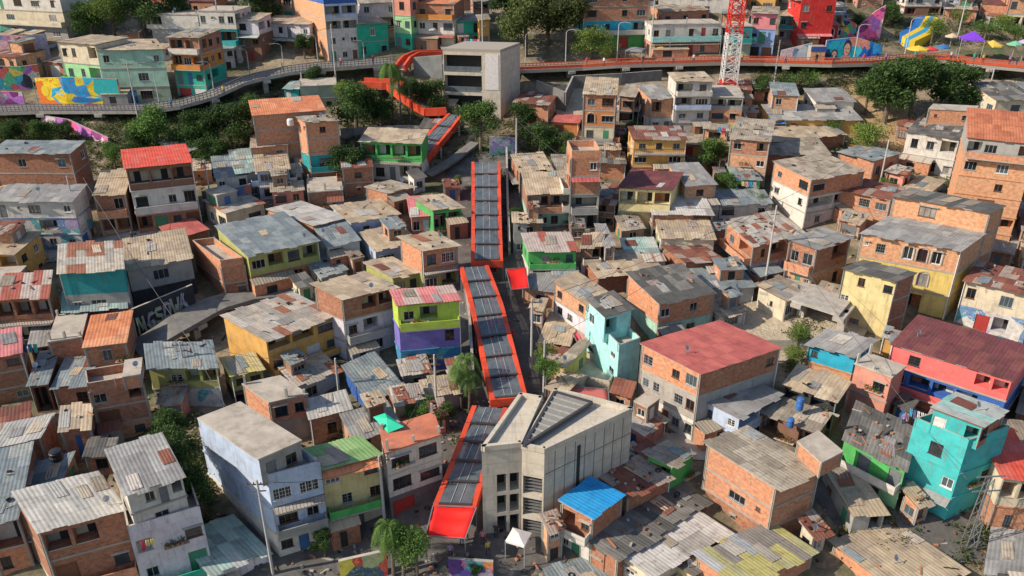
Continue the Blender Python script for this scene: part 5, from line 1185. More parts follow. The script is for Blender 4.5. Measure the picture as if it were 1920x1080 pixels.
# red canvas canopies
def canopy(name, label, px, off, m, rows=2, sag=.15, cat='awning', legs=True, apex=None):
    P = [hit(x, y, off) for x, y in px]      # four corners: back-left, back-right, front-right, front-left
    root = empty(name, sum(P, Vector()) / 4 - Vector((0, 0, off)), label, cat); org = root.location.copy(); mb = MB(); n = 8
    rg = random.Random(len(label))
    def Q(s, t):
        p = (P[0] * (1 - s) + P[1] * s) * (1 - t) + (P[3] * (1 - s) + P[2] * s) * t
        return p - Vector((0, 0, sag * math.sin(math.pi * s) * (.3 + abs(math.sin(rows * math.pi * t)))))
    G = [[Q(i / n, j / n) + Vector((0, 0, rg.uniform(-.03, .03))) for i in range(n + 1)] for j in range(n + 1)]
    for j in range(n):
        for i in range(n): mb.face([G[j + 1][i], G[j + 1][i + 1], G[j][i + 1], G[j][i]])
    o = mb.build('canvas', m, root, org, smooth=True, weld=True); md = o.modifiers.new('thick', 'SOLIDIFY'); md.thickness = .04
    if legs:
        lb = MB()
        for p in P: lb.bar(Vector((p.x, p.y, ground(p.x, p.y) - .2)), p, .09)
        for i in range(4): lb.bar(P[i], P[(i + 1) % 4], .08)
        lb.build('frame', STEEL, root, org)
    return root
canopy('awning', 'large red canvas awning below the lowest escalator', [(812, 948), (893, 952), (872, 1010), (798, 1004)], 3.2, CANV, 2, .35)
canopy('awning', 'small red canvas awning right of the bent escalator', [(948, 504), (986, 502), (992, 540), (958, 543)], 3.0, CANV, 1, .3)
canopy('awning', 'pink-red sheet over the alley left of the turquoise house', [(1074, 625), (1082, 622), (1098, 655), (1092, 662)], 2.6, mat('pink_canvas', (.7, .05, .09), .6), 1, .3)
canopy('awning', 'blue tarpaulin on the yard behind the yellow-orange house', [(1442, 220), (1468, 220), (1474, 232), (1440, 232)], 2.6, mat('blue_canvas', (.03, .18, .6), .5), 1, .3)
canopy('shed_roof', 'low red tin roof behind the lower station', [(1046, 722), (1140, 730), (1142, 752), (1066, 742)], 2.4, mat_roof('redp'), 1, .1, 'shed')
# ------------------------------------------------------------------ stations
def solid(name, label, px, yb, near, faces, mats_code, n, cat='building', rimh=.5, roofm=None, deep=None):
    G = hit(px[near][0], yb); T = atY(px[near][0], px[near][1], G.y).z
    P = [onz(x, y, T) for x, y in px]
    for p in P: p.z = T
    if deep:
        i, j, dm = deep; u = (P[i] - P[j]); u.normalize(); 
    c = sum(P, Vector()) / len(P); org = Vector((c.x, c.y, G.z)); root = empty(name, org, label, cat)
    keys = [mats_code, 'cc', 'wh', 'cr', 'bd']; mi = {}
    ms = []
    for k in keys:
        if k not in mi: mi[k] = len(ms); ms.append(CONCL if k == 'cc' or k == mats_code else mat_wall(k))
    mi['_d'] = len(ms); ms.append(DARK); mi['_f'] = len(ms); ms.append(CONCL)
    mb = MB(); rng = random.Random(4); sh = (T - G.z) / n
    for i in range(len(P)):
        wallface(mb, P[i], P[(i + 1) % len(P)], T, sh, n, [mats_code], mi, faces.get(i, '|'.join(['.'] * n)), G.z - 3, rng, org, root, False)
    mb.face([p.copy() for p in P], mi['cc'])
    mb.build('walls', ms, root, org)
    rb = MB()
    for i in range(len(P)):
        a, b = P[i], P[(i + 1) % len(P)]; d = (b - a).normalized(); nn = Vector((-d.y, d.x, 0)) * .3
        rb.box(a - nn * .2, b - a, nn * 1.2, Vector((0, 0, rimh)))
    rb.build('parapet', CONCL, root, org)
    rf = MB(); rf.face([p + Vector((0, 0, .06)) for p in P], 0, [(p.x, p.y) for p in P]); rf.build('roof', roofm or CONCL, root, org)
    occupy(P + [Vector((p.x, p.y, G.z)) for p in P])
    return root, P, T, G
LIP[0] = 0
PAINT['st'] = (.5, .46, .39)
r1, P, T, G = solid('station_building', 'pale concrete lower station tower left wing with tall glass openings', [(903, 846), (977, 838), (1016, 751), (975, 744)], 1003, 0, {0: '.|. G G|. G G|. G G'}, 'st', 4, 'station')
r2, P, T, G = solid('station_building', 'long concrete station hall with slatted corner tower, striped roof light on top', [(978, 842), (1021, 850), (1186, 772), (1112, 752), (1040, 735)], 1012, 1, {0: '.|G|G|G'}, 'st', 4, 'station')
# louvres, roof light and side panels of the hall
lv = MB(); a, b = P[0], P[1]; e = (b - a); L = e.length; e /= L; nn = e.cross(Vector((0, 0, 1))); sh = (T - G.z) / 4
for k in range(1, 4):
    lv = MB()
    for q in range(5):
        z = T - (k + 1) * sh + .4 + q * (sh * .75) / 5
        lv.box(a + e * .25 + nn * -.5 + Vector((0, 0, z - T)), e * (L - .5), nn * .25, Vector((0, 0, .07)))
    lv.build('louvres', STEEL, r2, r2.location)
sp = MB(); b, c = P[1], P[2]; e = (c - b); L = e.length; e /= L; nn = e.cross(Vector((0, 0, 1)))
for k in range(1, 9): sp.box(b + e * (L * k / 9) + Vector((0, 0, -7.5)), e * .06, nn * .03, Vector((0, 0, 7.2)))
sp.box(b + Vector((0, 0, -2.4)), e * L, nn * .03, Vector((0, 0, .08)))
sp.build('panel_joints', mat('joint_grey', (.16, .16, .16)), r2, r2.location)
sl_ = MB(); sl_.box(b + e * L * .36 + Vector((0, 0, -5.5)), e * .35, nn * .06, Vector((0, 0, 4.6))); sl_.build('slot_window', DARK, r2, r2.location)
tri = [onz(x, y, T + .5) for x, y in ((982, 836), (1040, 735), (1110, 755))]
rl = MB(); rl.face([tri[0], tri[2], tri[1]]); 
for k in range(1, 10):
    f = k / 10; rl.bar(tri[0].lerp(tri[1], f) + Vector((0, 0, .04)), tri[0].lerp(tri[1], f).lerp(tri[2], 0) * (1 - 0) + (tri[2] - tri[1]) * f + Vector((0, 0, .04)), .12, 1)
for i in range(3): rl.bar(tri[i], tri[(i + 1) % 3], .25, 2)
rl.build('roof_light', [mat('slate', (.24, .23, .21), .6), mat('light_slat', (.33, .31, .28)), FR[1]], r2, r2.location)
# upper station
G = hit(830, 208); T = atY(830, 96, G.y).z
A_ = onz(830, 96, T); B_ = onz(938, 99, T); u = (B_ - A_).normalized(); pv = Vector((-u.y, u.x, 0))
r3 = empty('station_building', Vector((B_.x, B_.y, G.z)), 'concrete upper station with open floors and a white panel', 'station'); org = r3.location.copy()
M1 = A_.lerp(B_, .69); Cc = B_ + pv * 8 + u * 2.2; Dd = A_ + pv * 8 + u * 2.2
mi = {'st': 0, 'cc': 0, 'wh': 1, 'cr': 1, 'bd': 1, '_d': 2, '_f': 0}; mb = MB(); rng = random.Random(2); sh = (T - G.z) / 3
for p, q, s in ((A_, M1, '.g|.g|.g'), (M1, B_, '.|.|.'), (B_, Cc, '.|.|.'), (Cc, Dd, '.|.|.'), (Dd, A_, '.|.|.')):
    if s[0:2] == '.g': s = 'G|G|G'
    wallface(mb, p, q, T, sh, 3, ['st'], mi, s, G.z - 6, rng, org, r3, False)
mb.build('walls', [CONCL, CONC, DARK], r3, org)
rf = MB(); k = Vector((0, 0, .5)); rf.face([A_ + k, B_ + k, Cc + k, Dd + k])
for p, q in ((A_, B_), (B_, Cc), (Cc, Dd), (Dd, A_)): rf.face([p, q, q + k, p + k])
rf.build('roof', CONCL, r3, org)
pn = MB(); z1 = atY(920, 102, M1.y).z; z0 = atY(920, 168, M1.y).z; f = u.cross(Vector((0, 0, 1)))
pn.box(Vector((M1.x, M1.y, z0)) + u * .5, u * 2.3, -f * -.06, Vector((0, 0, z1 - z0))); pn.build('white_panel', mat('panel_white', (.6, .56, .55), .5), r3, org)
gl = MB(); 
for kx in range(3): gl.box(A_ + Vector((0, 0, -(kx + 1) * sh + .1)) + u * .3, u * ((M1 - A_).length - .6), f * .05, Vector((0, 0, .9)))
gl.build('glass_parapet', PANE, r3, org)
occupy([A_, B_, Cc, Dd, Vector((A_.x, A_.y, G.z)), Vector((B_.x, B_.y, G.z)), Vector((Cc.x, Cc.y, G.z))])
# ------------------------------------------------------------------ lattice mast
G = hit(1362, 186); root = empty('lattice_mast', G, 'red and white lattice mast rising past the top edge', 'mast')
secs = [(0, 3.2, 'r'), (3.2, 11.5, 'w'), (11.5, 22, 'r'), (22, 30, 'w')]
RW = {'r': mat('mast_red', (.62, .03, .02), .5), 'w': mat('mast_white', (.6, .58, .56), .5)}
def wat(z): return 1.3 - z * .012
for z0, z1, c in secs:
    mb = MB(); st = 1.5; zz = z0
    while zz < z1 - .01:
        ze = min(z1, zz + st); w0, w1 = wat(zz), wat(ze)
        c0 = [Vector((sx * w0, sy * w0, zz)) for sx, sy in ((-1, -1), (1, -1), (1, 1), (-1, 1))]; c1 = [Vector((sx * w1, sy * w1, ze)) for sx, sy in ((-1, -1), (1, -1), (1, 1), (-1, 1))]
        for i in range(4):
            j = (i + 1) % 4; mb.bar(c0[i], c1[i], .18); mb.bar(c0[i], c1[j], .09); mb.bar(c0[j], c1[i], .12); mb.bar(c1[i], c1[j], .09)
        zz = ze
    mb.build('red_section' if c == 'r' else 'white_section', RW[c], root)
mb = MB(); mb.cbox((0, 0, -1), 3.6, 3.6, 2.2); mb.build('base', mat('mast_red', (.62, .03, .02)), root)
# ------------------------------------------------------------------ trees
def leafm(name, a, b, c=None):
    n = NT(name, .75, .25); at = n.nd('ShaderNodeAttribute', attribute_name='tint')
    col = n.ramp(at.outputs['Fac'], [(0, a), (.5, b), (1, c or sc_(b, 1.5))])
    oi = n.nd('ShaderNodeObjectInfo'); col = n.mix(1, col, n.ramp(oi.outputs['Random'], [(0, .8), (1, 1.2)]), 'MULTIPLY')
    tr = n.nd('ShaderNodeBsdfTranslucent'); n.l(col, tr.inputs[0]); ms = n.nd('ShaderNodeMixShader'); ms.inputs[0].default_value = .25
    out = n.n['Material Output']; n.out(col); n.l(n.b.outputs[0], ms.inputs[1]); n.l(tr.outputs[0], ms.inputs[2]); n.l(ms.outputs[0], out.inputs[0]); return n.m
LD = leafm('leaf_dark', (.026, .052, .016), (.055, .10, .026)); LM = leafm('leaf_mid', (.04, .085, .018), (.09, .165, .035)); LLt = leafm('leaf_light', (.07, .11, .02), (.14, .20, .04))
LO = leafm('leaf_olive', (.045, .065, .02), (.09, .115, .035))
BARK = mat('bark', (.12, .095, .07), .9, 0, .3, 4)
def leaf(mb, p, s, rg, t, droop=0):
    d = Vector((rg.gauss(0, 1), rg.gauss(0, 1), rg.gauss(0, .6) - droop)).normalized(); e = d.cross(Vector((rg.gauss(0, 1), rg.gauss(0, 1), rg.gauss(0, 1)))).normalized()
    w = s * rg.uniform(.45, .7); mb.face([p - e * w * .5, p + d * s * .5 - e * w * .35, p + d * s, p + d * s * .5 + e * w * .4], 0, None, t)
def crown(seed, n, leafs=.32, lobes=9, flat=.8):
    """crown of unit radius ~ built in metres for radius 3.5"""
    rg = random.Random(seed); mb = MB(); Rr = 3.5; L = []
    for i in range(lobes):
        a = rg.uniform(0, 6.28); r = Rr * rg.uniform(.2, .72); L.append((Vector((r * math.cos(a), r * math.sin(a), rg.uniform(-.35, .55) * Rr * flat)), Rr * rg.uniform(.28, .48)))
    L.append((Vector((0, 0, Rr * .35 * flat)), Rr * .5))
    for i in range(n):
        c, r = rg.choice(L); d = Vector((rg.gauss(0, 1), rg.gauss(0, 1), rg.gauss(0, 1))).normalized(); q = rg.random() ** .45
        p = c + Vector((d.x, d.y, d.z * .8)) * r * q * rg.uniform(.9, 1.15)
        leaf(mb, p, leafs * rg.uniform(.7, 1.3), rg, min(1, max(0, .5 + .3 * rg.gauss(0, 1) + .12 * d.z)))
    return mb, L
def trunk(L, h, seed, r=.22):
    rg = random.Random(seed); mb = MB(); top = Vector((0, 0, 0))
    mb.tube([Vector((0, 0, -h)), Vector((.08, .05, -h * .5)), top], [r * 1.3, r, r * .75], 7)
    for c, rr in L[:7]: mb.tube([top - Vector((0, 0, .4)), c * .45, c * .95], [r * .6, r * .35, r * .12], 5, 0, False)
    return mb
TP = {}
def proto(kind):
    if kind in TP: return TP[kind]
    S = dict(big=(11, 12000, .34, 13, .85, LD), round=(3, 7000, .3, 8, .95, LM), dark=(7, 7000, .32, 9, .85, LD), light=(5, 4200, .3, 10, .8, LLt), olive=(9, 6500, .32, 10, .9, LO), bush=(13, 1800, .34, 7, .6, LM), shade=(17, 7000, .34, 11, .9, LD))[kind]
    mb, L = crown(*S[:5]); o = mb.build('crown', S[5]); me = o.data; bpy.data.objects.remove(o)
    o = trunk(L, 4.5, S[0]).build('trunk', BARK); me2 = o.data; bpy.data.objects.remove(o)
    TP[kind] = (me, me2); return TP[kind]
def tree(x, y, rpx, yb, kind, label, name='tree', group=None, sq=1.0):
    G = hit(x, yb); p = atY(x, y, G.y); r = rpx * pxs(p); me, tr = proto(kind); s = r / 3.0
    root = empty(name, G, label, 'shrub' if kind == 'bush' else 'tree', group)
    rg = random.Random(int(x * 3 + y)); c = link('crown', me, root); c.location = p - G; c.rotation_euler = (0, 0, rg.uniform(0, 6.28)); c.scale = (s, s, s * sq)
    t = link('trunk', tr, root); hh = max(.5, p.z - G.z + .3); t.location = p - G; t.scale = (s, s, hh / 4.5)
    return root
for a in [
 (985, 35, 56, 105, 'olive', 'large olive green tree left of the lamp above the orange railed walkway'),
 (1062, 30, 50, 100, 'olive', 'large olive green tree beside the tall brick house with green floor'),
 (948, -5, 40, 80, 'dark', 'tree reaching over the top edge left of the olive green trees'),
 (1028, -12, 45, 80, 'olive', 'tree crown cut by the top edge between the two olive green trees'),
 (1108, 78, 34, 118, 'light', 'yellow-green tree hanging over the orange railing'),
 (1140, 96, 22, 122, 'light', 'small yellow-green tree under the vivid green floor'),
 (664, 190, 46, 240, 'shade', 'wide dark tree with a yellowish top left of the zigzag orange walk'),
 (646, 172, 24, 230, 'light', 'yellowish crown on the left end of the wide dark tree'),
 (712, 205, 30, 240, 'dark', 'dark tree right under the zigzag orange walk'),
 (900, 226, 40, 285, 'round', 'bright green round tree in front of the concrete station'),
 (978, 216, 34, 255, 'dark', 'round dark green tree beside the red painted hut'),
 (1012, 256, 36, 295, 'dark', 'dark tree below the round one, left of the green house'),
 (1048, 268, 26, 300, 'shade', 'small dark tree against the wall of the four-level house'),
 (290, 243, 46, 285, 'round', 'green tree with sunlit top under the walkway lamps'),
 (205, 22, 40, 75, 'light', 'tree with yellowish leaves at the top edge right of the apartment house'),
 (255, 10, 42, 70, 'shade', 'dark tree at the top edge above the mint green house'),
 (165, 35, 34, 80, 'shade', 'dark tree against the side wall of the apartment house'),
 (320, 5, 30, 50, 'shade', 'tree at the top edge left of the small yellow house'),
 (480, 5, 40, 55, 'shade', 'dark tree mass at the top edge above the long pinkish house'),
 (1672, 160, 58, 230, 'big', 'large dark spreading tree on the sandy bank'),
 (1722, 140, 40, 220, 'big', 'second crown of the large dark tree, touching the walkway'),
 (1630, 165, 30, 215, 'dark', 'dark tree on the left edge of the sandy bank'),
 (1790, 160, 50, 215, 'big', 'dark round tree right of the large spreading tree'),
 (1332, 288, 34, 330, 'round', 'green tree between the orange-yellow house and the beige roof'),
 (1188, 248, 26, 285, 'dark', 'dark green tree between the white houses and the four-level house'),
 (1362, 342, 20, 375, 'round', 'small green tree beside the blue pink-mural house'),
 (1625, 258, 34, 285, 'light', 'pale green tree at the foot of the sandy bank'),
 (1562, 232, 16, 250, 'bush', 'green potted shrub before the yellow-orange house'),
 (1520, 148, 26, 170, 'bush', 'shrubs under the walkway right of the mast'),
 (1480, 152, 24, 175, 'bush', 'yellow-green shrub under the walkway beside the white gable house'),
 (1430, 158, 22, 185, 'dark', 'dark shrub beside the tall pole under the walkway'),
 (1428, 240, 20, 262, 'dark', 'dark shrub beside the blue tarpaulin'),
 (800, 178, 34, 215, 'shade', 'dark tree between the zigzag walk and the concrete station'),
 (770, 165, 24, 210, 'dark', 'small tree left of the dark tree by the station'),
 (655, 300, 34, 345, 'shade', 'dark tree between the teal balcony house and the green gallery'),
 (590, 140, 22, 165, 'dark', 'dark shrub hanging over the walkway wall'),
 (568, 78, 20, 110, 'dark', 'small dark tree left of the white and blue banded house'),
 (20, 244, 26, 275, 'dark', 'dark shrub below the walkway at the left edge'),
 (78, 246, 24, 272, 'round', 'green shrub below the walkway left of the pink path wall'),
 (125, 240, 18, 265, 'dark', 'small shrub under the start of the pink path wall'),
 (425, 228, 44, 290, 'shade', 'dark tree in the ravine below the curving walkway'),
 (380, 235, 36, 290, 'shade', 'dark tree in the ravine right of the sunlit green tree'),
 (470, 200, 30, 250, 'shade', 'dark tree below the walkway above the orange slab roof'),
 (250, 262, 26, 300, 'shade', 'dark shrub at the foot of the sunlit green tree'),
 (345, 262, 34, 300, 'shade', 'dark tree behind the coral red roof'),
 (400, 282, 30, 320, 'shade', 'dark tree right of the small brown brick house'),
 (210, 285, 22, 320, 'round', 'shrub left of the coral red roof'),
 (330, 850, 48, 960, 'shade', 'dark shaded tree between the pale pink and pale blue houses'),
 (352, 915, 44, 1010, 'shade', 'lower dark tree filling the gap beside the pale blue side wall'),
 (310, 795, 36, 870, 'shade', 'dark tree behind the grey roof of the pale pink house'),
 (1024, 690, 24, 760, 'round', 'bamboo-like green tree right of the escalator corridor'),
 (1022, 660, 20, 740, 'light', 'light top of the green tree right of the escalator corridor'),
 (1498, 628, 22, 660, 'light', 'yellow-green bush on the rubble slope right of the big salmon roof'),
 (1490, 668, 22, 700, 'light', 'yellow-green climber below the bush on the rubble slope'),
 (858, 344, 15, 360, 'round', 'small bright shrub left of the straight escalator'),
 (800, 765, 26, 800, 'bush', 'leafy yard shrub in front of the escalator awning shack'),
 (770, 775, 22, 800, 'bush', 'second yard shrub beside the green tarpaulin roof'),
 (836, 772, 24, 810, 'dark', 'dark yard shrub next to the lowest escalator'),
 (1752, 50, 20, 85, 'light', 'green plants left of the purple tent'),
 (1850, 55, 26, 75, 'bush', 'flowering shrubs on the slope above the purple tent'),
 (1612, 42, 20, 62, 'dark', 'dark tree above the harlequin mural'),
 (1672, 25, 24, 50, 'shade', 'dark tree between the pink mural wall and the slide'),
 (1800, 30, 20, 48, 'bush', 'shrub on the slope behind the purple tent'),
 (1885, 42, 18, 58, 'light', 'pale shrub above the green umbrella'),
 (1905, 60, 22, 80, 'bush', 'green shrubs at the right edge above the walkway'),
 (1420, 372, 18, 395, 'bush', 'dry shrub below the blue-roofed shed'),
 (1660, 345, 18, 365, 'bush', 'leafy shrub behind the small tan hut'),
 (1770, 385, 16, 395, 'bush', 'shrub at the left foot of the terracotta roofed house'),
 (965, 400, 14, 430, 'dark', 'narrow shrub at the edge of the escalator corridor'),
 (605, 1010, 26, 1045, 'dark', 'dark shrub at the foot of the tan green-roofed house'),
 (890, 1062, 20, 1085, 'dark', 'dark plant behind the bottom centre mural'),
 ]: tree(*a)
# palms
def frond(mb, base, ang, L, rg, rise=.9, m=0):
    d = Vector((math.cos(ang), math.sin(ang), 0)); pts = []
    for i in range(9):
        t = i / 8; pts.append(base + d * L * (t * (1 - .25 * t)) + Vector((0, 0, L * (rise * t - (rise + .75) * t * t))))
    s = d.cross(Vector((0, 0, 1)))
    for i in range(8):
        p = pts[i]; q = pts[i + 1]
        for k in range(6):
            b = p.lerp(q, k / 6)
            for sg in (1, -1):
                w = L * .26 * math.sin(math.pi * (i + 1) / 9.5) * rg.uniform(.8, 1.1)
                tip = b + s * sg * w + (q - p).normalized() * w * .5 - Vector((0, 0, w * rg.uniform(.35, .8)))
                mb.face([b, b + (q - p) * .13, tip], m, None, rg.uniform(.2, 1))
    return pts
def palm(x, ytop, yb, label, L=2.6, n=16, m=LM, r=.16, rise=.9):
    G = hit(x, yb); T = atY(x, ytop, G.y); root = empty('palm_tree', G, label, 'tree'); rg = random.Random(int(x)); h = T.z - G.z
    mb = MB(); mb.tube([(0, 0, -.3), (.1, 0, h * .5), (0, 0, h)], [r * 1.3, r, r * .8], 7); mb.build('trunk', BARK, root)
    mb = MB()
    for i in range(n): frond(mb, Vector((0, 0, h)), 6.28 * i / n + rg.uniform(-.2, .2), L * rg.uniform(.8, 1.1), rg, rise * rg.uniform(.3, 1.2))
    mb.build('crown', m, root); return root
palm(738, 122, 235, 'tall slim palm in front of the zigzag orange walk', 3.0, 20)
palm(752, 150, 235, 'lower palm leaning beside the tall slim palm', 3.0, 14, LD)
tree(752, 1022, 44, 1092, 'round', 'bushy drooping tree beside the red awning at the bottom', sq=1.1)
palm(738, 985, 1080, 'palm rising out of the bushy drooping tree', 2.4, 22, LM, .14, .9)
palm(782, 1000, 1082, 'small palm between the bushy tree and the red awning', 2.0, 18, LM, .14, 1.0)
palm(874, 672, 760, 'banana-like plant left of the long escalator, upper one', 2.4, 14, LM, .14, 1.0)
palm(880, 700, 770, 'banana-like plant left of the long escalator, lower one', 2.4, 14, LM, .14, 1.0)
palm(864, 690, 770, 'broad leaved plant against the mural house yard', 2.0, 12, LM, .12, 1.1)
palm(1496, 612, 655, 'small palm-like plant on the rubble slope', 1.6, 10, LLt, .1, 1.0)
# undergrowth
mb = MB(); rg = random.Random(77)
REG = [(150, 470, 215, 330, 1150), (0, 150, 228, 268, 420), (330, 480, 180, 260, 500), (640, 830, 150, 300, 700), (830, 1050, 225, 300, 260), (480, 640, 150, 200, 200), (140, 560, -10, 60, 300), (620, 700, 270, 350, 160),
       (1400, 1640, 130, 180, 420), (1560, 1740, 180, 300, 90), (1580, 1910, 0, 88, 620), (1650, 1800, 300, 400, 160), (1480, 1540, 600, 760, 130), (270, 400, 780, 1060, 420), (1800, 1920, 140, 200, 60), (940, 975, 300, 480, 60), (1300, 1400, 150, 340, 150),
       (1100, 1240, 180, 340, 160), (620, 900, 760, 830, 100), (1030, 1110, 600, 720, 60), (1560, 1720, 930, 1060, 60), (1780, 1900, 940, 1060, 80), (0, 170, 280, 500, 120), (900, 1230, -20, 60, 150)]
for x0, x1, y0, y1, n in REG:
    for _ in range(n):
        x, y = rg.uniform(x0, x1), rg.uniform(y0, y1); p = hit(x, y); s = rg.uniform(.35, .9); tn = rg.uniform(.1, .8)
        for k in range(22):
            q = p + Vector((rg.gauss(0, .5) * s, rg.gauss(0, .5) * s, abs(rg.gauss(0, .45)) * s)); leaf(mb, q, .42 * s * rg.uniform(.6, 1.3) + .06, rg, min(1, max(0, tn + rg.gauss(0, .15))))
o = mb.build('undergrowth', leafm('weed_leaf', (.025, .045, .012), (.075, .10, .03), (.17, .17, .06))); tag(o, 'weeds and low bushes on the bare parts of the slope', 'undergrowth', kind='stuff')
# ------------------------------------------------------------------ poles and lamps
PT = {}
def pole(x, yt, yb, kind, label, arm=1):
    G = hit(x, yb); T = atY(x, yt, G.y); h = T.z - G.z
    root = empty({'lamp': 'street_lamp', 'util': 'utility_pole', 'lattice': 'lattice_pole', 'plain': 'thin_pole'}[kind], G, label, 'street lamp' if kind == 'lamp' else 'pole')
    mb = MB()
    if kind == 'lattice':
        w = .45
        C4 = [Vector((sx * w, sy * w, 0)) for sx, sy in ((-1, -1), (1, -1), (1, 1), (-1, 1))]; k = max(4, int(h / 1.1))
        for i in range(k):
            z0, z1 = h * i / k, h * (i + 1) / k; f0, f1 = 1 - .5 * i / k, 1 - .5 * (i + 1) / k
            for j in range(4):
                a = C4[j] * f0 + Vector((0, 0, z0)); b = C4[j] * f1 + Vector((0, 0, z1)); c = C4[(j + 1) % 4] * f1 + Vector((0, 0, z1)); mb.bar(a, b, .07); mb.bar(a, c, .04)
        mb.build('shaft', STEEL, root)
        for z in (h, h * .8): ab = MB(); ab.bar((-1.2, 0, z), (1.4, .2, z), .1); ab.build('crossarm', STEEL, root)
    else:
        r = {'lamp': .09, 'util': .12, 'plain': .06}[kind]
        mb.tube([(0, 0, -.5), (0, 0, h)], [r * 1.25, r * .8], 8); mb.build('shaft', POLE if kind != 'plain' else STEEL, root)
    if kind == 'lamp':
        ab = MB(); ab.tube([(0, 0, h - .1), (-.3 * arm, -.1, h + .35), (-1.0 * arm, -.3, h + .5), (-1.6 * arm, -.5, h + .45)], .05, 6); a = ab.build('arm', POLE, root)
        lb = MB(); lb.cbox((-1.8 * arm, -.55, h + .36), .6, .26, .12, rz=.3 * arm); lb.build('lamp_head', STEEL, root)
    if kind == 'util':
        ab = MB(); ab.bar((-.9, 0, h - .5), (.9, .1, h - .5), .09); ab.bar((-.6, 0, h - 1.2), (.6, .1, h - 1.2), .08); ab.build('crossarm', WOOD, root)
        ib = MB()
        for q in (-.8, -.3, .3, .8): ib.tube([(q, 0, h - .45), (q, 0, h - .25)], .05, 6)
        ib.build('insulators', FR[1], root)
    PT[(x, yt)] = T; return T
for a in [
 (262, 116, 236, 'util', 'tall pole with a cluster of equipment in front of the mint green house'), (302, 122, 210, 'lamp', 'street lamp at the right corner of the mint green house'),
 (404, 120, 188, 'lamp', 'street lamp beside the teal ground floor at the walkway bend'), (470, 96, 152, 'lamp', 'street lamp at the walkway bend below the pale pink house'),
 (534, 86, 142, 'lamp', 'street lamp before the pink path, left of two curved lamps'), (598, 70, 132, 'lamp', 'street lamp left of the white and blue banded house'),
 (631, 45, 160, 'util', 'tall thin pole crossing the white and blue banded house'), (684, 80, 124, 'lamp', 'street lamp in front of the sea green house'),
 (905, 2, 92, 'util', 'tall pole with lamp right of the green shopfront'), (985, 66, 128, 'lamp', 'street lamp just right of the concrete station', -1), (1060, 60, 134, 'lamp', 'street lamp before the second olive green tree', -1),
 (1156, 46, 126, 'lamp', 'street lamp in front of the vivid green floor', -1), (1219, -10, 112, 'util', 'tall pole at the left end of the long row house'), (1254, 45, 114, 'plain', 'thin post in front of the long row house'),
 (1347, 55, 122, 'plain', 'thin post left of the lattice mast'), (1449, 75, 172, 'util', 'tall pole left of the white gable house, crossing the walkway'), (1573, -8, 70, 'util', 'tall pole right of the scarlet house'),
 (1599, 50, 118, 'lamp', 'lamp post before the blue faces mural', -1), (1696, 38, 104, 'lamp', 'street lamp before the yellow and blue slide', -1), (1795, -5, 72, 'util', 'tall pole left of the purple tent'),
 (968, 222, 330, 'util', 'pole right of the bright green round tree'), (820, 665, 790, 'util', 'tall pale pole in front of the mural house yard'), (638, 672, 760, 'util', 'pale pole left of the deep blue house'),
 (512, 900, 1075, 'util', 'pole in front of the pale blue corner house'), (722, 855, 985, 'util', 'pole between the tan house and the white corner house'), (996, 560, 690, 'util', 'pole right of the long escalator, upper one'),
 (1019, 638, 752, 'util', 'pole beside the bamboo-like green tree'), (1432, 385, 545, 'util', 'dark leaning pole before the stone littered tin roof'), (1648, 262, 352, 'util', 'tall pole behind the orange brick house with square windows'),
 (1181, 368, 432, 'plain', 'thin post before the yellow house with the maroon roof'), (1815, 895, 1025, 'lattice', 'steel lattice pole beside the tall turquoise house'), (75, 150, 206, 'plain', 'thin post at the left end of the waves mural'),
 (770, 148, 230, 'plain', 'thin pole right of the tall slim palm'), (1845, 128, 205, 'util', 'pole before the dark round tree at the right'), (1345, 300, 345, 'plain', 'thin post beside the green tree above the blue mural house'),
 (155, 330, 450, 'util', 'pole at the corner of the white graffiti house on the left'), (400, 300, 400, 'util', 'pole between the coral roof and the white cottages'), (358, 640, 745, 'util', 'lamp pole on the dark blue-green roof house'),
 ]: pole(*a)
def wire(a, b, label, sag=.8):
    A, B = PT[a], PT[b]; mb = MB(); mb.tube([A.lerp(B, i / 12) - Vector((0, 0, .25 + sag * 4 * (i / 12) * (1 - i / 12))) for i in range(13)], .028, 4); o = mb.build('power_cable', FR[1]); tag(o, label, 'cable')
for a in [((820, 665), (722, 855), 'cable from the yard pole down to the pole of the white corner house'), ((638, 672), (820, 665), 'cable between the deep blue house pole and the yard pole'), ((512, 900), (722, 855), 'cable along the front of the tan green-roofed house'),
 ((996, 560), (1019, 638), 'short cable right of the long escalator'), ((1432, 385), (1181, 368), 'cable over the framed brick panel house'), ((1432, 385), (1648, 262), 'cable over the orange brick houses'), ((1219, -10), (1449, 75), 'cable over the long row house'),
 ((1449, 75), (1573, -8), 'cable in front of the pink house'), ((905, 2), (1219, -10), 'cable over the olive green trees'), ((631, 45), (905, 2), 'cable over the sea green house'), ((968, 222), (1181, 368), 'cable over the brick tower house'), ((1573, -8), (1795, -5), 'cable over the slide'),
 ((358, 640), (638, 672), 'cable over the ochre house'), ((155, 330), (400, 300), 'cable before the coral red roof'), ((262, 116), (631, 45), 'cable over the bend of the walkway'), ((968, 222), (1345, 300), 'cable over the orange and yellow house'), ((1345, 300), (1432, 385), 'cable over the blue-roofed shed'), ((1648, 262), (1845, 128), 'cable over the sandy bank'), ((1432, 385), (996, 560), 'long cable over the green chequered roof house'), ((358, 640), (155, 330), 'cable over the teal walled house'), ((512, 900), (358, 640), 'cable over the rooftop room of the pale blue corner house'), ((1815, 895), (1432, 385), 'long cable over the yellow house with the dark slab roof'), ((1181, 368), (996, 560), 'cable over the house with the brown gallery'), ((1432, 385), (1019, 638), 'cable over the turquoise house'), ((400, 300), (968, 222), 'long cable over the green gallery house'), ((1219, -10), (1181, 368), 'cable down past the mast foot houses')]: wire(*a)
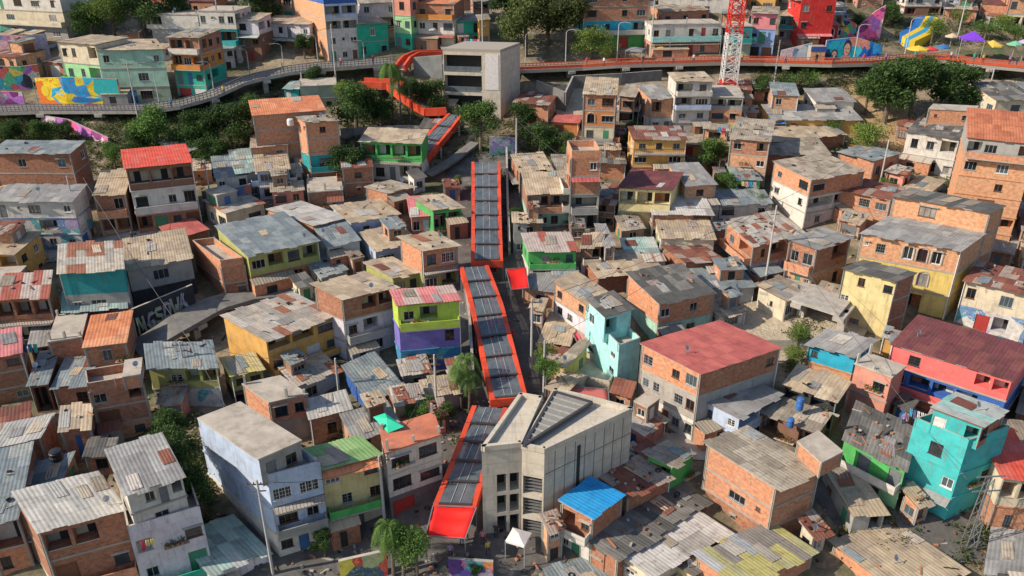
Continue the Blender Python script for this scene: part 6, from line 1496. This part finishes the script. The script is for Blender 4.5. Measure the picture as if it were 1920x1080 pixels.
# ------------------------------------------------------------------ tents, umbrellas
def parasol(x, y, yb, rpx, m, label, ribs=8, kind='umbrella', low=.45):
    G = hit(x, yb, 0); p = atY(x, y, G.y); r = rpx * pxs(p); h = p.z - G.z; root = empty(kind, G, label, kind); mb = MB(); top = Vector((0, 0, h))
    E = [Vector((r * math.cos(6.283 * k / ribs + .4), r * math.sin(6.283 * k / ribs + .4), h - r * low)) for k in range(ribs)]
    for k in range(ribs):
        a, b = E[k], E[(k + 1) % ribs]; md = (a + b) / 2 * .97; md.z = a.z + .04; mb.face([a, md, top]); mb.face([md, b, top]); mb.face([a - Vector((0, 0, .2)), b - Vector((0, 0, .2)), b, md, a])
    o = mb.build('canopy', m, root); md = o.modifiers.new('t', 'SOLIDIFY'); md.thickness = .03
    pb = MB()
    if kind == 'umbrella': pb.tube([(0, 0, -.3), (0, 0, h)], .04, 6)
    else:
        for k in range(ribs): pb.bar(E[k] - Vector((0, 0, E[k].z + .4)), E[k], .07)
    pb.build('pole' if kind == 'umbrella' else 'legs', POLE, root)
def cm(n, c): return mat('cloth_' + n, c, .7, 0, .1, 2)
parasol(1811, 58, 122, 27, cm('purple', (.16, .04, .5)), 'purple tent roof above the walkway', 4, 'tent', .5)
parasol(1852, 75, 118, 20, cm('yellow', (.6, .42, .08)), 'yellow umbrella right of the purple tent')
parasol(1716, 85, 118, 20, cm('gold', (.65, .45, .05)), 'yellow stall umbrella left of the red one', low=.3); parasol(1738, 87, 116, 15, cm('red', (.6, .04, .06)), 'red umbrella on the walkway', low=.3)
parasol(1762, 82, 116, 13, cm('navy', (.04, .14, .32)), 'dark blue umbrella left of the purple tent'); parasol(1893, 76, 122, 14, cm('green', (.15, .40, .25)), 'green umbrella near the right edge'); parasol(1912, 72, 122, 14, cm('mauve', (.4, .33, .5)), 'mauve umbrella at the right edge')
parasol(1775, 62, 112, 12, cm('beige', (.5, .4, .28)), 'beige umbrella behind the purple tent'); parasol(972, 1000, 1040, 27, cm('white', (.66, .63, .62)), 'white gazebo tent in front of the lower station', 4, 'tent', .32)
parasol(1236, 83, 110, 12, cm('orange', (.6, .3, .08)), 'orange umbrella before the long row house'); parasol(812, 50, 90, 9, cm('whit2', (.6, .58, .55)), 'white umbrella beside the red awning house')
parasol(8, 48, 76, 20, cm('mint', (.12, .4, .25)), 'green tent at the left edge under the apartment house', 4, 'tent', .4)
parasol(1190, 88, 120, 22, cm('grey', (.2, .2, .22)), 'dark stall roof on the walkway before the vivid green floor', 4, 'tent', .2)
# shop kiosk on the walkway
G = hit(1518, 140); p0 = atY(1518, 116, G.y + 3); s = pxs(p0); root = empty('kiosk', p0, 'small shop kiosk with a blue sign band on the walkway', 'kiosk'); W_ = 27 * s; h = 28 * s
mb = MB(); mb.box((0, 0, 0), (W_, 0, 0), (0, 2, 0), (0, 0, h)); mb.build('booth', mat('booth', (.35, .3, .26)), root)
mb = MB(); mb.box((-.1, -.12, h * .68), (W_ + .2, 0, 0), (0, .1, 0), (0, 0, h * .3)); mb.build('sign_band', mat('signblue', (.03, .08, .28)), root)
mb = MB()
for i in range(3):
    for j in range(2): mb.box((.25 + i * W_ / 3.2, -.05, .25 + j * h * .3), (W_ / 4, 0, 0), (0, .04, 0), (0, 0, h * .25))
mb.build('display_boards', mat('boards', (.62, .3, .15)), root)
# painted slide on the slope
cs = [[(1718, 32), (1708, 48), (1688, 60)], [(1736, 30), (1724, 50), (1692, 68)], [(1744, 30), (1732, 54), (1698, 72)], [(1752, 31), (1740, 58), (1706, 75)], [(1760, 34), (1748, 62), (1716, 77)]]
root = empty('painted_ramp', hit(1728, 56), 'curved concrete ramp painted in blue and yellow bands', 'ramp'); C3 = [resample([hit(x, y, 1.6) for x, y in c], 12) for c in cs]
for k, m in enumerate((cm('band_blue', (.02, .13, .4)), cm('band_yellow', (.65, .45, .03)), cm('band_sky', (.03, .28, .5)), cm('band_yellow', (.6, .4, .03)))):
    mb = MB(); dn = Vector((0, 0, 1.8))
    for i in range(12):
        a, b, c, d = C3[k][i], C3[k][i + 1], C3[k + 1][i + 1], C3[k + 1][i]; mb.face([a, b, c, d]); mb.face([d, c, c - dn, d - dn]); mb.face([b, a, a - dn, b - dn])
    a, b = C3[k][12], C3[k + 1][12]; mb.face([a, a - dn, b - dn, b]); mb.build('painted_band', m, root, root.location)
# tarpaulin tent on the white corner house, barrels, washing, drawings
LB = {}
def near_house(sub):
    for l, o, r in REC:
        if sub in l: return l, o, r
def onroof(x, y, z): return onz(x, y, z)
G = hit(730, 960); z = atY(730, 850, G.y).z + .3
P = [onz(x, y, z + d) for x, y, d in ((700, 782, 1.0), (722, 775, 1.3), (757, 800, .9), (728, 812, .5))]
root = empty('tarpaulin', sum(P, Vector()) / 4, 'bright green tarpaulin on the red painted roof terrace', 'tarpaulin'); mb = MB(); c = sum(P, Vector()) / 4 + Vector((0, 0, .5))
for i in range(4): mb.face([P[i], P[(i + 1) % 4], c])
o = mb.build('sheet', cm('tarp', (.02, .5, .3)), root, root.location); o.modifiers.new('t', 'SOLIDIFY').thickness = .03
mb = MB(); 
for p in P: mb.bar(p - Vector((0, 0, 1.2)), p, .06)
mb.build('props', WOOD, root, root.location)
def barrel(x, y, label, r, h, m, name='barrel', off=0):
    p = hit(x, y, off); root = empty(name, p, label, name.replace('_', ' ')); mb = MB(); mb.tube([(0, 0, 0), (0, 0, h * .1), (0, 0, h * .5), (0, 0, h * .52), (0, 0, h * .9), (0, 0, h)], [r * .9, r, r * 1.03, r * .97, r, r * .85], 14); mb.build('body', m, root, smooth=False)
    lb = MB(); lb.tube([(0, 0, h), (0, 0, h + .06), (0, 0, h + .12)], [r * .9, r * .9, r * .35], 14); lb.build('lid', m, root)
BLP = mat('blue_plastic', (.04, .13, .36), .5); BLK = mat('black_plastic', (.02, .02, .022), .4)
for a in [(1498, 768, 'tall blue barrel under the folded tan sheet roof', .38, 1.3, BLP, 'barrel', 3.4), (1481, 800, 'blue barrel behind the brown low house', .35, .9, BLP, 'barrel', 2.9), 
          (545, 235, 'white water tank on the orange brick house roof', .5, .9, mat('white_pl', (.6, .6, .58)), 'water_tank', 8.6), (108, 862, 'black water tank on the shaded tin roofs', .6, 1.0, BLK, 'water_tank', 3.2)]: barrel(*a)
def washing(x0, y0, x1, y1, off, n, label, seed, parent=None):
    A, B = hit(x0, y0, off), hit(x1, y1, off); rg = random.Random(seed); root = empty('washing_line', (A + B) / 2, label, 'washing line'); org = root.location.copy()
    mb = MB(); mb.bar(A, B, .02); mb.build('line', FR[1], root, org); d = B - A; L = d.length; e = d / L
    pal = [(.55, .54, .52), (.05, .3, .5), (.5, .05, .12), (.08, .1, .25), (.6, .5, .2), (.1, .45, .45), (.5, .3, .4)]
    for k in range(n):
        c = rg.randrange(len(pal)); w = L / n * .8; h = rg.uniform(.5, 1.1); s = A + e * (L * (k + .1) / n); g = MB(); q = []
        for j in range(5):
            t = j / 4; q.append((s + e * w * t + Vector((0, -.06 * (j % 2), 0)), s + e * w * (t * .9 + .05) + Vector((0, -.1 * ((j + 1) % 2), -h * rg.uniform(.92, 1.05)))))
        for j in range(4): g.face([q[j][1], q[j + 1][1], q[j + 1][0], q[j][0]])
        g.build('garment', mat('garment_%d' % c, pal[c], .8), root, org)
def hz_(label): return label
washing(1706, 765, 1762, 785, 7.2, 8, 'washing in blue and white under the pink-red house', 1); washing(372, 290, 362, 288, 2, 2, 'two garments beside the small brown brick house', 2)
washing(862, 72, 900, 74, 1.9, 6, 'row of bright clothes hanging before the green shopfront', 3); washing(1345, 240, 1385, 242, 4.2, 5, 'red and pale washing on the house below the mast', 4); washing(1390, 340, 1420, 342, 5.2, 4, 'washing under the long beige roof', 5)
washing(0, 648, 70, 645, 5.5, 7, 'dark washing under the rusty red tile roof', 6); washing(262, 1015, 290, 1008, 9.5, 3, 'blue washing in the pale pink house opening', 7)
# ------------------------------------------------------------------ people
def person_mesh(pose, shirt, pants, skin, hair):
    import bmesh
    st = {'walk': ((.16, .22), (-.12, -.2)), 'stand': ((.03, .0), (-.02, .0))}[pose]
    V = [(0, 0, .95), (0, 0, 1.15), (0, -.01, 1.38), (0, 0, 1.5), (0, -.01, 1.60), (.1, 0, .9), (.11, -st[0][0] * .6, .5), (.11, -st[0][0], .08), (.11, -st[0][0] - .14, .04),
         (-.1, 0, .9), (-.11, -st[1][0] * .6, .5), (-.11, -st[1][0], .08), (-.11, -st[1][0] - .14, .04), (.19, 0, 1.40), (.25, .05 - st[1][1] * .3, 1.13), (.24, -.06 - st[1][1] * .6, .88), (-.19, 0, 1.40), (-.25, .05 - st[0][1] * .3, 1.13), (-.24, -.06 - st[0][1] * .6, .88), (0, -.015, 1.70)]
    E = [(0, 1), (1, 2), (2, 3), (3, 4), (4, 19), (0, 5), (5, 6), (6, 7), (7, 8), (0, 9), (9, 10), (10, 11), (11, 12), (2, 13), (13, 14), (14, 15), (2, 16), (16, 17), (17, 18)]
    Rr = [.15, .13, .16, .06, .085, .095, .065, .045, .035, .095, .065, .045, .035, .065, .045, .035, .065, .045, .035, .08]
    me = bpy.data.meshes.new('person'); me.from_pydata(V, E, []); o = bpy.data.objects.new('tmp', me); COL.objects.link(o)
    md = o.modifiers.new('s', 'SKIN'); 
    for i, v in enumerate(me.skin_vertices[0].data): v.radius = (Rr[i], Rr[i] * (.75 if i < 3 else 1)); v.use_root = i == 0
    o.modifiers.new('u', 'SUBSURF').levels = 2
    dg = bpy.context.evaluated_depsgraph_get(); m2 = bpy.data.meshes.new_from_object(o.evaluated_get(dg)); bpy.data.objects.remove(o)
    m2.materials.clear()
    for m in (shirt, pants, skin, hair): m2.materials.append(m)
    for p in m2.polygons:
        c = p.center; r = math.hypot(c.x, c.y); p.use_smooth = True
        p.material_index = (3 if (c.z > 1.70 or (c.z > 1.56 and c.y > .02)) else 2) if c.z > 1.46 else (2 if (abs(c.x) > .2 and c.z < 1.12) else (0 if c.z > .93 else (1 if c.z > .12 else 3)))
    return m2
SH = [(.06, .2, .5), (.6, .58, .55), (.55, .05, .08), (.03, .03, .035), (.6, .45, .1), (.08, .35, .3), (.35, .2, .4), (.6, .2, .25)]
PM = {}
def person(x, y, off, label, c, pose='stand', rz=0, up=None):
    p = hit(x, y, off); k = (c, pose)
    if k not in PM: PM[k] = person_mesh(pose, mat('shirt_%d' % c, SH[c], .8), mat('trousers_%d' % (c % 3), [(.03, .04, .08), (.06, .05, .05), (.16, .14, .11)][c % 3], .85), mat('skin', (.30, .17, .11), .6), mat('hair_dark', (.012, .01, .009), .6))
    o = link('person', PM[k]); o.location = p; o.rotation_euler = (0, 0, rz); tag(o, label, 'person'); return o
for i, a in enumerate([
 (866, 1022, .1, 'person in a blue shirt standing below the red awning', 0), (874, 1012, .1, 'person in a white shirt walking behind the blue shirted one', 1, 'walk', 1.2), (905, 1020, .1, 'person in a pink shirt on the station forecourt', 7), (930, 1008, .1, 'person in black before the station door', 3),
 (1530, 118, 4.0, 'person in a black shirt at the kiosk', 3), (1562, 119, 4.0, 'person in a white shirt before the blue faces mural', 1, 'walk', 1), (1618, 118, 4.1, 'person in a red shirt before the blue faces mural', 2), (1842, 118, 4.3, 'person in an orange-yellow shirt under the yellow umbrella', 4),
 (1905, 122, 4.5, 'person in a dark top at the right edge of the walkway', 3, 'walk', 2), (1892, 121, 4.5, 'person in a violet top near the green umbrella', 6), (1262, 118, 4.0, 'person in a pink top before the salmon ground floor', 7, 'walk', 1), (1300, 118, 4.0, 'person in a white top before the salmon ground floor', 1),
 (530, 134, 3.8, 'person in a teal shirt on the left walkway', 5, 'walk', 1.3), (322, 202, 3.6, 'person in a blue shirt by the mint green house corner', 0), (1715, 112, 4.0, 'person in a teal shirt by the yellow stall umbrella', 5),
 (1692, 800, 4.2, 'person in a violet top on the salmon house terrace', 6), (1100, 124, 4.0, 'person in a red shirt behind the orange railing left of the vivid green floor', 2), (1132, 124, 4.0, 'person in a white shirt under the yellow-green tree', 1, 'walk', 2), (1205, 121, 4.0, 'person in black beside the dark stall roof', 3), (1390, 117, 4.0, 'person in a yellow shirt right of the lattice mast', 4), (1472, 119, 4.0, 'person in a blue shirt before the grey and blue mural', 0, 'walk', 1), (1660, 116, 4.0, 'person in a violet top between the faces mural and the slide', 6), (1782, 113, 4.2, 'person in a white top under the purple tent', 1), (1825, 116, 4.2, 'person in a teal top right of the purple tent', 5), (640, 124, 3.8, 'person in a pink top before the white and blue banded house', 7), (700, 121, 3.8, 'person in dark clothes before the sea green house', 3), (420, 178, 3.8, 'person in a yellow top at the walkway bend', 4), (915, 1040, .1, 'person in a yellow shirt crossing the forecourt', 4, 'walk', .5), (845, 1046, .1, 'person in a violet shirt near the bottom centre mural', 6), (962, 640, .2, 'person in a red shirt walking right of the long escalator', 2, 'walk', 0), (936, 470, .2, 'person in white beside the foot of the straight escalator', 1), (560, 560, .3, 'person in a teal shirt on the alley above the ochre house', 5, 'walk', 1.4), (250, 455, .3, 'person in dark clothes on the left alley', 3)]): person(*a)
# ------------------------------------------------------------------ loose things lying on the roofs
mb = MB(); rg = random.Random(8)
for x, y, z, r in LITTER:
    a = rg.uniform(0, 3.14); k = rg.random()
    if k < .6: mb.cbox((x, y, z), rg.uniform(.2, .4), rg.uniform(.15, .25), rg.uniform(.08, .2), int(rg.random() * 4), a)
    elif k < .93: mb.cbox((x, y, z), rg.uniform(.6, 1.6), rg.uniform(.06, .25), .05, int(rg.random() * 4), a)
    else:
        ring = [(x + .25 * math.cos(t * .785), y + .25 * math.sin(t * .785), z + .08) for t in range(9)]; mb.tube(ring, .07, 5, 3, False)
if LITTER:
    o = mb.build('roof_litter', [CONC, mat('brick_bit', (.4, .17, .09)), WOOD, BLK]); tag(o, 'bricks, boards and rubble lying scattered on the tin roofs and lanes', 'litter', kind='stuff')
for r in HREC:
    if r[4] < 2.0 or r[4] > 3.6 or r[2] > 18 or r[3] < 2.5: print('CHK', r)
